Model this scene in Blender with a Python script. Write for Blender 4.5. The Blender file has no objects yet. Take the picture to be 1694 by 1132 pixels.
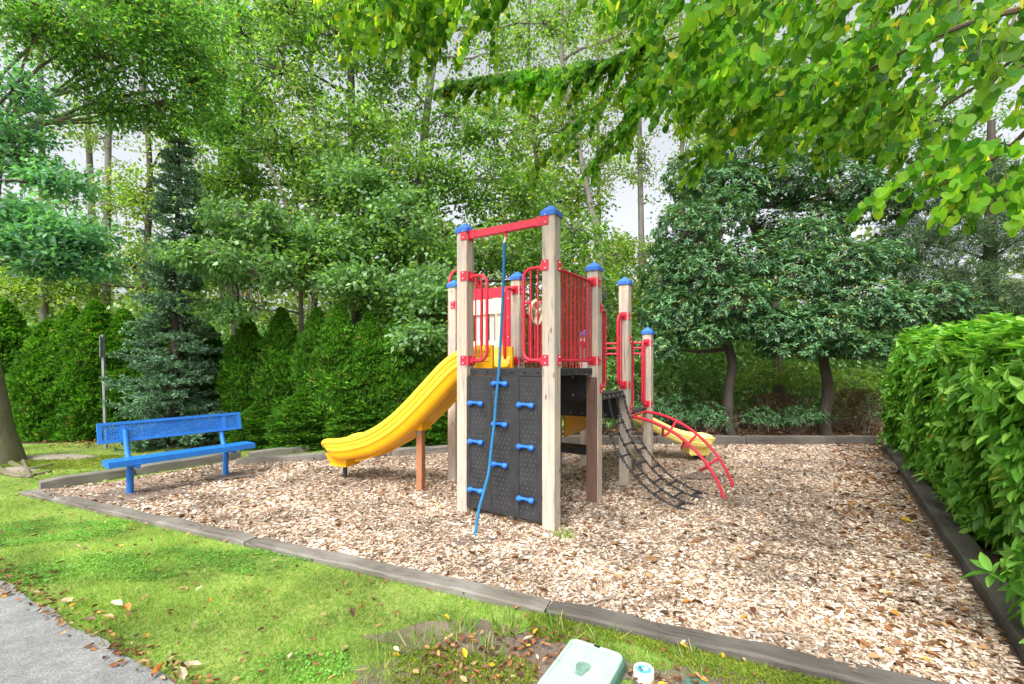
import bpy, math, random
import numpy as np
from mathutils import Vector
R = math.radians
random.seed(7); rng = np.random.default_rng(11)
scene = bpy.context.scene
H = 1.6; F = 753.0; HZ = 602.0; CX = 847.0

# ---------------------------------------------------------------- camera, light
cam_d = bpy.data.cameras.new("camera"); cam = bpy.data.objects.new("camera", cam_d)
scene.collection.objects.link(cam); scene.camera = cam
cam.location = (0, 0, H); cam.rotation_euler = (R(90), 0, 0)
cam_d.sensor_width = 36; cam_d.lens = 16.0; cam_d.shift_y = 36/1694; cam_d.clip_end = 2000; cam_d.clip_start = .05
SUN_EL, SUN_AZ = 52, 205      # azimuth measured clockwise from +Y
world = bpy.data.worlds.new("World"); scene.world = world; world.use_nodes = True
wn = world.node_tree.nodes; wl = world.node_tree.links
sky = wn.new("ShaderNodeTexSky"); sky.sky_type = 'NISHITA'; sky.sun_disc = False
sky.sun_elevation = R(SUN_EL); sky.sun_rotation = R(SUN_AZ); sky.dust_density = 6; sky.air_density = .9; sky.ozone_density = 1
hsv = wn.new("ShaderNodeHueSaturation"); hsv.inputs['Saturation'].default_value = .22
wl.new(sky.outputs[0], hsv.inputs['Color']); wl.new(hsv.outputs[0], wn["Background"].inputs[0])
wn["Background"].inputs[1].default_value = .15
sd = bpy.data.lights.new("sun", 'SUN'); sd.energy = 1.1; sd.angle = R(25); sd.color = (1, .96, .9)
so = bpy.data.objects.new("sun", sd); scene.collection.objects.link(so)
el, az = R(SUN_EL), R(SUN_AZ)
tosun = Vector((math.sin(az)*math.cos(el), math.cos(az)*math.cos(el), math.sin(el)))
so.rotation_euler = tosun.to_track_quat('Z', 'Y').to_euler()
scene.view_settings.view_transform = 'Standard'; scene.view_settings.look = 'None'
scene.view_settings.exposure = 1.2; scene.view_settings.gamma = 1
scene.cycles.max_bounces = 6; scene.cycles.diffuse_bounces = 4; scene.cycles.glossy_bounces = 2
scene.cycles.transmission_bounces = 4; scene.cycles.transparent_max_bounces = 4

# ---------------------------------------------------------------- materials
def lin(c): return tuple(c) + (1,)
def newmat(name):
    m = bpy.data.materials.new(name); m.use_nodes = True
    return m, m.node_tree.nodes, m.node_tree.links, m.node_tree.nodes["Principled BSDF"]
def ramp(n, cols):
    r = n.new("ShaderNodeValToRGB"); e = r.color_ramp.elements
    e[0].position = cols[0][0]; e[0].color = lin(cols[0][1]); e[1].position = cols[-1][0]; e[1].color = lin(cols[-1][1])
    for p, c in cols[1:-1]:
        k = e.new(p); k.color = lin(c)
    return r
def coords(n, l, scale=(1,1,1), kind='Object', rand=True):
    t = n.new("ShaderNodeTexCoord"); mp = n.new("ShaderNodeMapping"); mp.inputs['Scale'].default_value = scale
    l.new(t.outputs[kind], mp.inputs[0])
    if rand:
        oi = n.new("ShaderNodeObjectInfo"); mm = n.new("ShaderNodeMath"); mm.operation = 'MULTIPLY'; mm.inputs[1].default_value = 37
        l.new(oi.outputs['Random'], mm.inputs[0]); l.new(mm.outputs[0], mp.inputs['Location'])
    return mp.outputs[0]
def noise(n, l, vec, scale, detail=4, rough=.6, dist=0):
    t = n.new("ShaderNodeTexNoise"); t.inputs['Scale'].default_value = scale; t.inputs['Detail'].default_value = detail
    t.inputs['Roughness'].default_value = rough; t.inputs['Distortion'].default_value = dist
    l.new(vec, t.inputs['Vector']); return t.outputs[0]
def mix(n, l, fac, a, b, mode='MIX'):
    m = n.new("ShaderNodeMix"); m.data_type = 'RGBA'; m.blend_type = mode
    for s, v in ((0, fac), (6, a), (7, b)):
        if hasattr(v, 'links'): l.new(v, m.inputs[s])
        else: m.inputs[s].default_value = v if s == 0 else lin(v)
    return m.outputs[2]
def bump(n, l, h, b, strength=.3, dist=.01):
    k = n.new("ShaderNodeBump"); k.inputs['Strength'].default_value = strength; k.inputs['Distance'].default_value = dist
    l.new(h, k.inputs['Height']); l.new(k.outputs[0], b.inputs['Normal'])
def simple(name, col, rough=.5, var=.12, scale=8, metal=0, bmp=0, dirt=None, coat=0):
    m, n, l, b = newmat(name); v = coords(n, l)
    nz = noise(n, l, v, scale, 5, .65)
    lo = tuple(c*(1-var) for c in col); hi = tuple(min(1, c*(1+var)) for c in col)
    r = ramp(n, [(.3, lo), (.7, hi)]); l.new(nz, r.inputs[0]); out = r.outputs[0]
    if dirt:
        nz2 = noise(n, l, v, scale*2.3, 8, .7); r2 = ramp(n, [(.55, (0,0,0)), (.75, (.6,.6,.6))]); l.new(nz2, r2.inputs[0])
        out = mix(n, l, r2.outputs[0], out, dirt)
    l.new(out, b.inputs['Base Color'])
    rr = n.new("ShaderNodeMapRange"); rr.inputs[3].default_value = rough-.1; rr.inputs[4].default_value = min(1, rough+.12)
    l.new(nz, rr.inputs[0]); l.new(rr.outputs[0], b.inputs['Roughness'])
    b.inputs['Metallic'].default_value = metal; b.inputs['Coat Weight'].default_value = coat
    if bmp: bump(n, l, noise(n, l, v, scale*12, 3), b, bmp, .004)
    return m
def leafmat(name, cols, transl=.35, rough=.45, spec=.4, tr_gain=1.5, patch=.25, warm=1.15):
    """cols: ramp of per-leaf colours (random per leaf)"""
    m, n, l, b = newmat(name)
    g = n.new("ShaderNodeNewGeometry"); r = ramp(n, cols); l.new(g.outputs['Random Per Island'], r.inputs[0])
    v = coords(n, l, rand=False); nz = noise(n, l, v, 1.6, 2)
    rr = ramp(n, [(.35, (1-patch,)*3), (.65, (1+patch,)*3)]); l.new(nz, rr.inputs[0])
    col = mix(n, l, 1.0, r.outputs[0], rr.outputs[0], 'MULTIPLY')
    l.new(col, b.inputs['Base Color']); b.inputs['Roughness'].default_value = rough
    b.inputs['Specular IOR Level'].default_value = spec
    t = n.new("ShaderNodeBsdfTranslucent")
    tc = mix(n, l, 1.0, col, (warm*tr_gain, 1.25*tr_gain, .45*tr_gain), 'MULTIPLY'); l.new(tc, t.inputs[0])
    ms = n.new("ShaderNodeMixShader"); ms.inputs[0].default_value = transl
    l.new(b.outputs[0], ms.inputs[1]); l.new(t.outputs[0], ms.inputs[2])
    l.new(ms.outputs[0], n["Material Output"].inputs[0])
    return m
def woodmat(name, base, dark, grey, axis=2, sc=1.0, knots=True):
    m, n, l, b = newmat(name)
    s = [14*sc]*3; s[axis] = .7*sc
    v = coords(n, l, tuple(s)); v1 = coords(n, l, (1,1,1))
    g1 = noise(n, l, v, 1.6, 6, .75, .8); g2 = noise(n, l, v, 3.2, 6, .8, .3)
    big = noise(n, l, v1, 1.7, 3)
    c1 = ramp(n, [(.30, dark), (.46, base), (.70, tuple(min(1, x*1.25) for x in base))]); l.new(g1, c1.inputs[0])
    k = ramp(n, [(.42, (0,0,0)), (.62, (.85,)*3)]); l.new(big, k.inputs[0])
    c = mix(n, l, k.outputs[0], c1.outputs[0], grey)
    st = ramp(n, [(.33, (.28,)*3), (.45, (1,1,1))]); l.new(g2, st.inputs[0])
    c = mix(n, l, .85, c, st.outputs[0], 'MULTIPLY')
    if knots:
        vo = n.new("ShaderNodeTexVoronoi"); vo.inputs['Scale'].default_value = 1.0
        s2 = [9.]*3; s2[axis] = 3.2
        l.new(coords(n, l, tuple(s2)), vo.inputs['Vector'])
        kr = ramp(n, [(.06, (.35,.24,.16)), (.12, (1,1,1))]); l.new(vo.outputs['Distance'], kr.inputs[0])
        c = mix(n, l, .9, c, kr.outputs[0], 'MULTIPLY')
    l.new(c, b.inputs['Base Color']); b.inputs['Roughness'].default_value = .8
    bump(n, l, g2, b, .5, .004)
    return m

M = {}
M['post'] = woodmat('weathered_post', (.52,.425,.335), (.22,.17,.125), (.38,.355,.325))
M['timber'] = woodmat('grey_timber', (.13,.115,.095), (.02,.017,.014), (.23,.215,.19), axis=0, sc=1.2, knots=False)
M['timber_dark'] = woodmat('dark_timber', (.075,.065,.055), (.022,.02,.018), (.125,.115,.10), axis=0, sc=1.2, knots=False)
M['orangewood'] = woodmat('stained_post', (.38,.155,.065), (.27,.10,.04), (.33,.15,.08))
M['brownwood'] = woodmat('brown_board', (.12,.062,.045), (.07,.035,.026), (.15,.085,.065))
M['red'] = simple('red_coated_metal', (.62,.020,.050), .40, .12, 6, dirt=(.55,.07,.09))
M['mesh_red'] = simple('red_mesh', (.30,.03,.02), .6, .15, 9)
M['blue'] = simple('blue_coated_metal', (.012,.16,.56), .42, .12, 4, dirt=(.05,.22,.55))
M['capblue'] = simple('blue_plastic_cap', (.035,.16,.60), .5, .2, 20)
M['holdblue'] = simple('blue_plastic_hold', (.015,.15,.68), .4, .1, 10)
M['rope'] = simple('blue_rope', (.008,.15,.33), .7, .25, 60, bmp=.6)
M['black'] = simple('black_plastic', (.024,.025,.028), .55, .35, 6, dirt=(.07,.07,.075))
M['dot'] = simple('worn_bump', (.17,.15,.15), .6, .5, 30)
M['holeblack'] = simple('dark_hole', (.006,.006,.006), .9, .1)
M['deckblack'] = simple('deck_coating', (.035,.033,.036), .6, .25, 14, dirt=(.12,.10,.08))
M['chain'] = simple('coated_chain', (.03,.03,.034), .5, .3, 30)
M['bolt'] = simple('steel_bolt', (.6,.6,.6), .35, .1, 10, metal=.7)
M['yellow'] = simple('yellow_plastic', (.95,.46,.006), .36, .08, 2.5, dirt=(.70,.38,.02))
M['yellowrim'] = simple('faded_yellow_plastic', (.95,.62,.04), .4, .08, 2.5)
M['yellowgroove'] = simple('dark_yellow_groove', (.60,.32,.01), .6, .1, 4)  # darker yellow for the groove lines along the slide sides
M['paleyellow'] = simple('pale_yellow_plastic', (.92,.74,.22), .4, .08, 3)
M['cream'] = simple('cream_plastic', (.80,.70,.50), .45, .06, 4)
M['slatgrey'] = simple('grey_slat', (.5,.5,.5), .5, .1, 4)
M['galv'] = simple('galvanised_steel', (.36,.38,.40), .45, .15, 12, metal=.5)
M['boxgreen'] = simple('faded_green_plastic', (.34,.46,.40), .6, .18, 9, dirt=(.19,.25,.21), bmp=.2)
M['boxdark'] = simple('wet_green_plastic', (.06,.15,.12), .35, .3, 14)
M['stain'] = simple('damp_stain', (.15,.26,.21), .4, .3, 30)
M['white'] = simple('white_plastic', (.7,.7,.68), .5, .15, 12)
M['teal'] = simple('teal_plastic', (.10,.38,.42), .5, .3, 22)
M['bark'] = woodmat('bark', (.055,.042,.032), (.02,.015,.011), (.075,.065,.05), sc=.8, knots=False)
M['barkpale'] = woodmat('pale_bark', (.15,.135,.115), (.05,.04,.033), (.24,.225,.20), sc=.7, knots=False)
M['barkmoss'] = woodmat('mossy_bark', (.17,.14,.10), (.05,.04,.03), (.11,.13,.04), sc=.8, knots=False)
M['twig'] = simple('twig_bark', (.10,.065,.045), .8, .3, 20)
M['twigpale'] = simple('pale_twig', (.30,.25,.20), .8, .3, 20)
M['katsura'] = leafmat('round_leaves', [(0,(.014,.07,.008)),(.3,(.04,.15,.018)),(.65,(.085,.24,.03)),(.97,(.15,.32,.045)),(1,(.30,.35,.04))], .66, .5, .2, 2.7, .35, 2.0)
M['alder'] = leafmat('alder_leaves', [(0,(.045,.11,.022)),(.5,(.11,.22,.045)),(.9,(.21,.35,.09)),(.988,(.30,.40,.09)),(1,(.5,.36,.04))], .45, .42, .4, 1.8)
M['aldergrey'] = leafmat('greyish_alder_leaves', [(0,(.07,.17,.055)),(.5,(.14,.28,.10)),(1,(.27,.42,.20))], .4, .42, .4, 1.6)  # paler, greyer leaf colours than the other alders
M['ash'] = leafmat('ash_leaves', [(0,(.05,.13,.03)),(.5,(.10,.24,.05)),(.975,(.19,.36,.085)),(.993,(.40,.36,.04)),(1,(.5,.25,.03))], .5, .45, .3, 1.9)
M['ashteal'] = leafmat('bluish_ash_leaves', [(0,(.05,.15,.075)),(.5,(.09,.24,.12)),(1,(.17,.36,.18))], .4, .42, .35, 1.6)
M['yellowgreen'] = leafmat('yellow_green_leaves', [(0,(.10,.19,.03)),(.5,(.19,.31,.05)),(.95,(.30,.42,.08)),(1,(.45,.38,.06))], .45, .45, .35)
M['farleaf'] = leafmat('far_leaves', [(0,(.09,.14,.04)),(.5,(.17,.25,.07)),(1,(.32,.39,.12))], .5, .5, .3)
M['evergreen'] = leafmat('glossy_evergreen_leaves', [(0,(.035,.095,.038)),(.5,(.07,.18,.07)),(.93,(.13,.28,.115)),(.95,(.27,.34,.08)),(1,(.32,.36,.09))], .22, .36, .45, 1.2)
M['hedgeleaf'] = leafmat('long_glossy_leaves', [(0,(.07,.21,.025)),(.4,(.14,.35,.045)),(.8,(.22,.47,.07)),(.99,(.32,.55,.09)),(1,(.5,.25,.03))], .32, .36, .45, 1.5, .12)
M['thuja'] = leafmat('arborvitae_sprays', [(0,(.035,.115,.012)),(.5,(.075,.22,.02)),(.9,(.14,.34,.03)),(.985,(.21,.40,.04)),(1,(.48,.24,.08))], .35, .6, .2, 1.2)
M['thujacore'] = simple('shaded_inner_twigs', (.028,.040,.012), .95, .4, 12)  # dark twig colour with the shade inside the foliage put into it
M['spruce'] = leafmat('blue_spruce_needles', [(0,(.08,.18,.09)),(.5,(.17,.32,.19)),(1,(.30,.46,.32))], .2, .55, .3, 1)
M['pine'] = leafmat('pine_needles', [(0,(.025,.065,.022)),(.5,(.055,.12,.045)),(.9,(.11,.19,.08)),(1,(.11,.07,.035))], .15, .5, .3, 1)
M['shrub'] = leafmat('shrub_leaves', [(0,(.06,.16,.035)),(.5,(.12,.27,.065)),(.93,(.21,.38,.11)),(1,(.40,.38,.06))], .3, .42, .4)
M['darkshrub'] = leafmat('dark_shrub_leaves', [(0,(.03,.08,.03)),(.5,(.05,.13,.045)),(1,(.10,.21,.08))], .15, .45, .25, 1.2)
M['drybrush'] = leafmat('dry_brush', [(0,(.07,.045,.03)),(.5,(.15,.09,.055)),(1,(.24,.16,.09))], .1, .8, .1, 1)
M['chips'] = leafmat('wood_chips', [(0,(.16,.10,.065)),(.2,(.30,.20,.13)),(.45,(.43,.315,.22)),(.7,(.57,.46,.36)),(1,(.82,.75,.66))], .0, .85, .1, 1, .3)
M['litter'] = leafmat('fallen_leaves', [(0,(.06,.032,.02)),(.4,(.17,.075,.035)),(.7,(.30,.14,.06)),(.9,(.42,.26,.12)),(.96,(.52,.40,.24)),(.97,(.55,.38,.03)),(1,(.50,.16,.02))], .2, .6, .25, 1)
M['grass'] = leafmat('grass_blades', [(0,(.08,.20,.025)),(.35,(.15,.32,.04)),(.6,(.24,.38,.06)),(.8,(.38,.42,.12)),(1,(.52,.42,.23))], .4, .5, .3, 1.5, .35)
M['moss'] = leafmat('moss', [(0,(.10,.15,.01)),(.5,(.18,.24,.02)),(1,(.28,.32,.05))], .3, .7, .1, 1, .25)
M['clover'] = leafmat('clover_leaves', [(0,(.09,.22,.025)),(.5,(.13,.31,.04)),(1,(.21,.42,.08))], .3, .5, .3, 1.2)
for nm, c in (('tanleaf',(.52,.36,.20)), ('orangeleaf',(.52,.22,.06)), ('yellowleaf',(.62,.44,.04)), ('paleleaf',(.64,.56,.40)), ('brownleaf',(.17,.10,.065))):
    M[nm] = leafmat(nm, [(0,tuple(x*.85 for x in c)),(1,c)], .2, .55, .3, 1)
def groundmat(name, stops, s1, s2, bmp=.5, bd=.02, tint=None):
    m, n, l, b = newmat(name); v = coords(n, l, rand=False)
    a = noise(n, l, v, s1, 4, .6); c = noise(n, l, v, s2, 6, .75)
    r = ramp(n, stops); mm = n.new("ShaderNodeMath"); mm.operation = 'ADD'
    x = n.new("ShaderNodeMath"); x.operation = 'MULTIPLY'; x.inputs[1].default_value = .5; l.new(a, x.inputs[0])
    y = n.new("ShaderNodeMath"); y.operation = 'MULTIPLY'; y.inputs[1].default_value = .5; l.new(c, y.inputs[0])
    l.new(x.outputs[0], mm.inputs[0]); l.new(y.outputs[0], mm.inputs[1]); l.new(mm.outputs[0], r.inputs[0])
    l.new(r.outputs[0], b.inputs['Base Color']); b.inputs['Roughness'].default_value = .92
    bump(n, l, c, b, bmp, bd); return m
M['soil'] = groundmat('forest_soil', [(.35,(.045,.03,.02)),(.5,(.11,.07,.045)),(.65,(.19,.12,.075))], .9, 18)
M['lawn'] = groundmat('lawn_thatch', [(.34,(.10,.15,.025)),(.46,(.17,.26,.04)),(.55,(.25,.33,.07)),(.66,(.38,.35,.15))], .8, 30)
M['mulch'] = groundmat('mulch_bed', [(.34,(.15,.10,.07)),(.48,(.27,.19,.14)),(.6,(.40,.30,.23))], .8, 55)
M['dirt'] = groundmat('bare_dirt', [(.34,(.085,.06,.045)),(.5,(.16,.12,.095)),(.66,(.25,.20,.165))], 3, 60)
def pathmat():
    m, n, l, b = newmat('concrete'); v = coords(n, l, rand=False)
    a = noise(n, l, v, 1.2, 4); c = noise(n, l, v, 95, 4, .85); d = noise(n, l, v, 14, 6, .7)
    r = ramp(n, [(.3,(.15,.155,.155)),(.7,(.24,.245,.24))]); l.new(a, r.inputs[0])
    r2 = ramp(n, [(.38,(.45,.45,.46)),(.5,(1,1,1)),(.62,(1.7,1.7,1.66))]); l.new(c, r2.inputs[0])
    o = mix(n, l, .8, r.outputs[0], r2.outputs[0], 'MULTIPLY')
    r3 = ramp(n, [(.42,(.75,.75,.75)),(.6,(1.08,1.08,1.08))]); l.new(d, r3.inputs[0])
    o = mix(n, l, .8, o, r3.outputs[0], 'MULTIPLY')
    l.new(o, b.inputs['Base Color']); b.inputs['Roughness'].default_value = .9
    bump(n, l, c, b, .5, .004); return m
M['concrete'] = pathmat()

# ---------------------------------------------------------------- geometry helpers
def gz(x, y):      # ground height: the bed is worn down a little under the structure
    return -.13*np.exp(-((np.asarray(x)-.8)**2/4 + (np.asarray(y)-7.3)**2/1.6))
def G(px, py, z=0.): y = (H-z)*F/(py-HZ); return np.array([(px-CX)/F*y, y, z])
def P(px, py, y): return np.array([(px-CX)/F*y, y, H-(py-HZ)/F*y])
def unit(v): v = np.asarray(v, float); return v/max(1e-9, np.linalg.norm(v))
class MB:
    def __init__(s): s.v = []; s.f = []; s.m = []; s.n = 0
    def add(s, vs, fs, mi=0):
        s.v.extend([tuple(map(float, p)) for p in vs]); s.f.extend([tuple(i+s.n for i in f) for f in fs]); s.m.extend([mi]*len(fs)); s.n += len(vs); return s
    def box(s, c, ax, ay, az, mi=0, bev=0):
        c = np.asarray(c, float); ax, ay, az = (np.asarray(a, float) for a in (ax, ay, az))
        if bev:      # chamfer the four long edges along az
            la, lb = np.linalg.norm(ax), np.linalg.norm(ay); ka, kb = 1-bev/la, 1-bev/lb
            ring = [(-1,-kb),(-ka,-1),(ka,-1),(1,-kb),(1,kb),(ka,1),(-ka,1),(-1,kb)]
            vs = [c+ax*a+ay*b-az for a, b in ring]+[c+ax*a+ay*b+az for a, b in ring]
            fs = [(i, (i+1) % 8, 8+(i+1) % 8, 8+i) for i in range(8)]+[tuple(range(7,-1,-1)), tuple(range(8,16))]
            return s.add(vs, fs, mi)
        vs = [c+ax*a+ay*b+az*d for d in (-1,1) for a, b in ((-1,-1),(1,-1),(1,1),(-1,1))]
        return s.add(vs, [(3,2,1,0),(4,5,6,7),(0,1,5,4),(1,2,6,5),(2,3,7,6),(3,0,4,7)], mi)
    def tube(s, pts, rad, n=8, mi=0, cap=True, flat=1.0):
        pts = [np.asarray(p, float) for p in pts]; k = len(pts)
        if not hasattr(rad, '__len__'): rad = [rad]*k
        t0 = unit(pts[1]-pts[0]); up = np.array([0,0,1.]) if abs(t0[2]) < .9 else np.array([1.,0,0])
        a = unit(np.cross(t0, up)); vs = []
        for i, p in enumerate(pts):
            t = unit(pts[min(i+1,k-1)]-pts[max(i-1,0)]); a = unit(a-t*np.dot(a,t)); b = np.cross(t, a)
            for j in range(n):
                q = 2*math.pi*j/n; vs.append(p+rad[i]*(a*math.cos(q)+b*math.sin(q)*flat))
        fs = [(i*n+j, i*n+(j+1) % n, (i+1)*n+(j+1) % n, (i+1)*n+j) for i in range(k-1) for j in range(n)]
        if cap: fs += [tuple(range(n-1,-1,-1)), tuple((k-1)*n+j for j in range(n))]
        return s.add(vs, fs, mi)
    def prism(s, poly, d, mi=0):     # poly: 3-D ring, d: extrusion vector
        n = len(poly); p = [np.asarray(q, float) for q in poly]; d = np.asarray(d, float)
        return s.add(p+[q+d for q in p], [tuple(range(n-1,-1,-1)), tuple(range(n,2*n))]+[(i,(i+1)%n,n+(i+1)%n,n+i) for i in range(n)], mi)
    def ball(s, c, r, nu=8, nv=6, mi=0, sc=(1,1,1)):
        c = np.asarray(c, float); vs = []; 
        for i in range(1, nv):
            for j in range(nu):
                a, b = math.pi*i/nv, 2*math.pi*j/nu
                vs.append(c+r*np.array([math.sin(a)*math.cos(b)*sc[0], math.sin(a)*math.sin(b)*sc[1], math.cos(a)*sc[2]]))
        vs += [c+np.array([0,0,r*sc[2]]), c-np.array([0,0,r*sc[2]])]; T, B = len(vs)-2, len(vs)-1
        fs = [(i*nu+j, (i+1)*nu+j, (i+1)*nu+(j+1)%nu, i*nu+(j+1)%nu) for i in range(nv-2) for j in range(nu)]
        fs += [(T, j, (j+1)%nu) for j in range(nu)]+[(B, (nv-2)*nu+(j+1)%nu, (nv-2)*nu+j) for j in range(nu)]
        return s.add(vs, fs, mi)
WO = {}
def place(o, parent, origin):
    scene.collection.objects.link(o); WO[o.name] = np.asarray(origin, float)
    if parent is not None:
        o.parent = parent; o.location = Vector(WO[o.name]-WO[parent.name])
    else: o.location = Vector(WO[o.name])
    return o
def obj(name, mb, mats, parent=None, origin=None, smooth=False, **props):
    v = np.array(mb.v)
    if origin is None:
        lo, hi = v.min(0), v.max(0); origin = np.array([(lo[0]+hi[0])/2, (lo[1]+hi[1])/2, lo[2]])
    me = bpy.data.meshes.new(name); me.from_pydata((v-origin).tolist(), [], mb.f)
    if not isinstance(mats, (list, tuple)): mats = [mats]
    for m in mats: me.materials.append(M[m] if isinstance(m, str) else m)
    if len(mats) > 1: me.polygons.foreach_set('material_index', mb.m)
    if smooth:
        me.polygons.foreach_set('use_smooth', [True]*len(me.polygons))
        me.set_sharp_from_angle(angle=R(40 if smooth is True else smooth))
    me.update()
    o = bpy.data.objects.new(name, me)
    for k, x in props.items(): o[k] = x
    return place(o, parent, origin)
def empty(name, loc, label, cat, group=None, parent=None):
    o = bpy.data.objects.new(name, None); o.empty_display_size = .2
    o['label'] = label; o['category'] = cat
    if group: o['group'] = group
    return place(o, parent, loc)
def copychild(src, parent, origin, rz=0, scale=1, name=None):
    o = src.copy(); o.parent = None; scene.collection.objects.link(o); WO[o.name] = np.asarray(origin, float)
    if parent is not None: o.parent = parent; o.location = Vector(WO[o.name]-WO[parent.name])
    else: o.location = Vector(origin)
    o.rotation_euler.z += rz; o.scale = (scale,)*3 if not hasattr(scale,'__len__') else scale
    return o
def fastmesh(name, V, nper, faces, count, mats, parent=None, origin=(0,0,0), **props):
    """V: (count*nper,3); faces: list of index tuples on one template (all the same length)"""
    fa = np.array(faces); k = fa.shape[1]
    idx = (fa[None]+ (np.arange(count)*nper)[:,None,None]).reshape(-1)
    me = bpy.data.meshes.new(name); me.vertices.add(len(V)); me.vertices.foreach_set('co', (V-np.asarray(origin)).astype(np.float32).ravel())
    nf = len(fa)*count; me.loops.add(nf*k); me.loops.foreach_set('vertex_index', idx.astype(np.int32))
    me.polygons.add(nf); me.polygons.foreach_set('loop_start', (np.arange(nf)*k).astype(np.int32))
    me.materials.append(M[mats]); me.update(calc_edges=True)
    o = bpy.data.objects.new(name, me)
    for kk, x in props.items(): o[kk] = x
    return place(o, parent, origin)
def tagall(o, label=None, cat=None, group=None, kind=None):
    for k, x in (('label',label),('category',cat),('group',group),('kind',kind)):
        if x: o[k] = x
    return o
# leaf templates: (verts (n,3) with y along the leaf from 0 to 1, faces)
T_DIA = (np.array([[0,0,0],[.30,.45,.07],[0,1,-.06],[-.30,.45,.07]]), [(0,1,2,3)])
T_NEEDLE = (np.array([[-.12,0,0],[.12,0,0],[.10,1,.03],[-.10,1,.03]]), [(0,1,2,3)])
T_FOLD = (np.array([[0,0,0],[.26,.25,.07],[.30,.55,.05],[.02,1,-.12],[-.02,1,-.12],[-.30,.55,.05],[-.26,.25,.07],[0,.5,-.0]]),
          [(0,1,2,7),(7,2,3,3),(0,7,5,6),(7,4,4,5)])
T_FOLD = (np.array([[0,0,0],[.25,.3,.08],[.24,.68,.03],[0,1,-.14],[-.24,.68,.03],[-.25,.3,.08],[0,.35,0],[0,.7,-.04]]),
          [(0,1,6),(0,6,5),(1,2,6),(2,7,6),(6,7,4),(6,4,5),(7,2,3),(7,3,4)])
# long leaf, ribbed
def t_long():
    v = []; ys = [0,.14,.3,.5,.7,.88,1]; ws = [0,.12,.185,.20,.155,.07,0]; 
    for y, w in zip(ys, ws):
        dz = -.22*y*y+.03
        v += [[-w,y,dz+.05*w/.2],[-w*.5,y-.012,dz+.045*w/.2],[0,y-.03*(y<1),dz-.012],[w*.5,y-.012,dz+.045*w/.2],[w,y,dz+.05*w/.2]]
    f = [(i*5+j, i*5+j+1, i*5+j+6, i*5+j+5) for i in range(6) for j in range(4)]
    return np.array(v), f
T_LONG = t_long()
def t_heart():
    o = [(0,.06),(.22,-.02),(.42,.10),(.52,.38),(.42,.70),(.20,.93),(0,1.0),(-.20,.93),(-.42,.70),(-.52,.38),(-.42,.10),(-.22,-.02)]
    v = [[x,y,.10*abs(x)-.10*(y-.5)**2+.03*math.sin(7*y+3*x)] for x, y in o]+[[0,.42,-.03]]
    return np.array(v), [(i,(i+1)%12,12) for i in range(12)]
T_HEART = t_heart()
T_BLADE = (np.array([[-.5,0,0],[.5,0,0],[.35,.5,.0],[-.35,.5,.0],[.0,1,.0]]), None)
def frames(D, roll=None, up=None):
    """D (N,3) leaf direction; returns X,Y,Z axes; Z near 'up' with random roll"""
    D = D/np.maximum(1e-9, np.linalg.norm(D, axis=1, keepdims=True)); N = len(D)
    U = np.tile([0,0,1.], (N,1)) if up is None else up
    U = U + rng.normal(0, .02, (N,3)); X = np.cross(D, U); X /= np.maximum(1e-6, np.linalg.norm(X, axis=1, keepdims=True))
    Z = np.cross(X, D)
    if roll is not None:
        r = rng.normal(0, roll, N)[:,None]; X, Z = X*np.cos(r)+Z*np.sin(r), Z*np.cos(r)-X*np.sin(r)
    return X, D, Z
def leafcloud(name, C, D, size, tmpl, mat, parent=None, roll=.5, wid=1.0, svar=.3, up=None, origin=(0,0,0), **props):
    N = len(C); tv, tf = tmpl; X, Y, Z = frames(D, roll, up)
    s = size*(1+svar*rng.uniform(-1, 1, N))
    if hasattr(wid, '__len__'): w = wid[:,None,None]
    else: w = wid
    V = C[:,None]+ s[:,None,None]*(tv[None,:,0:1]*w*X[:,None]+tv[None,:,1:2]*Y[:,None]+tv[None,:,2:3]*Z[:,None])
    return fastmesh(name, V.reshape(-1,3), len(tv), tf, N, mat, parent, origin, **props)
def rdir(n, zlo=-1, zhi=1):
    z = rng.uniform(zlo, zhi, n); a = rng.uniform(0, 2*math.pi, n); r = np.sqrt(np.maximum(0, 1-z*z))
    return np.stack([r*np.cos(a), r*np.sin(a), z], 1)
def wander(p0, p1, n, amp, sag=0):
    p0, p1 = np.asarray(p0, float), np.asarray(p1, float); L = np.linalg.norm(p1-p0); out = []
    ph = rng.uniform(0, 6.28, 6); 
    for i in range(n+1):
        t = i/n; w = math.sin(math.pi*t)
        o = np.array([math.sin(ph[0]+5*t)+.5*math.sin(ph[1]+13*t), math.sin(ph[2]+5*t)+.5*math.sin(ph[3]+12*t), .6*math.sin(ph[4]+6*t)])*amp*L*w*.5
        out.append(p0+(p1-p0)*t+o+np.array([0,0,sag*L*4*t*(1-t)]))
    return out
def tap(r0, r1, n): return [r0+(r1-r0)*(i/n)**.8 for i in range(n+1)]

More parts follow.
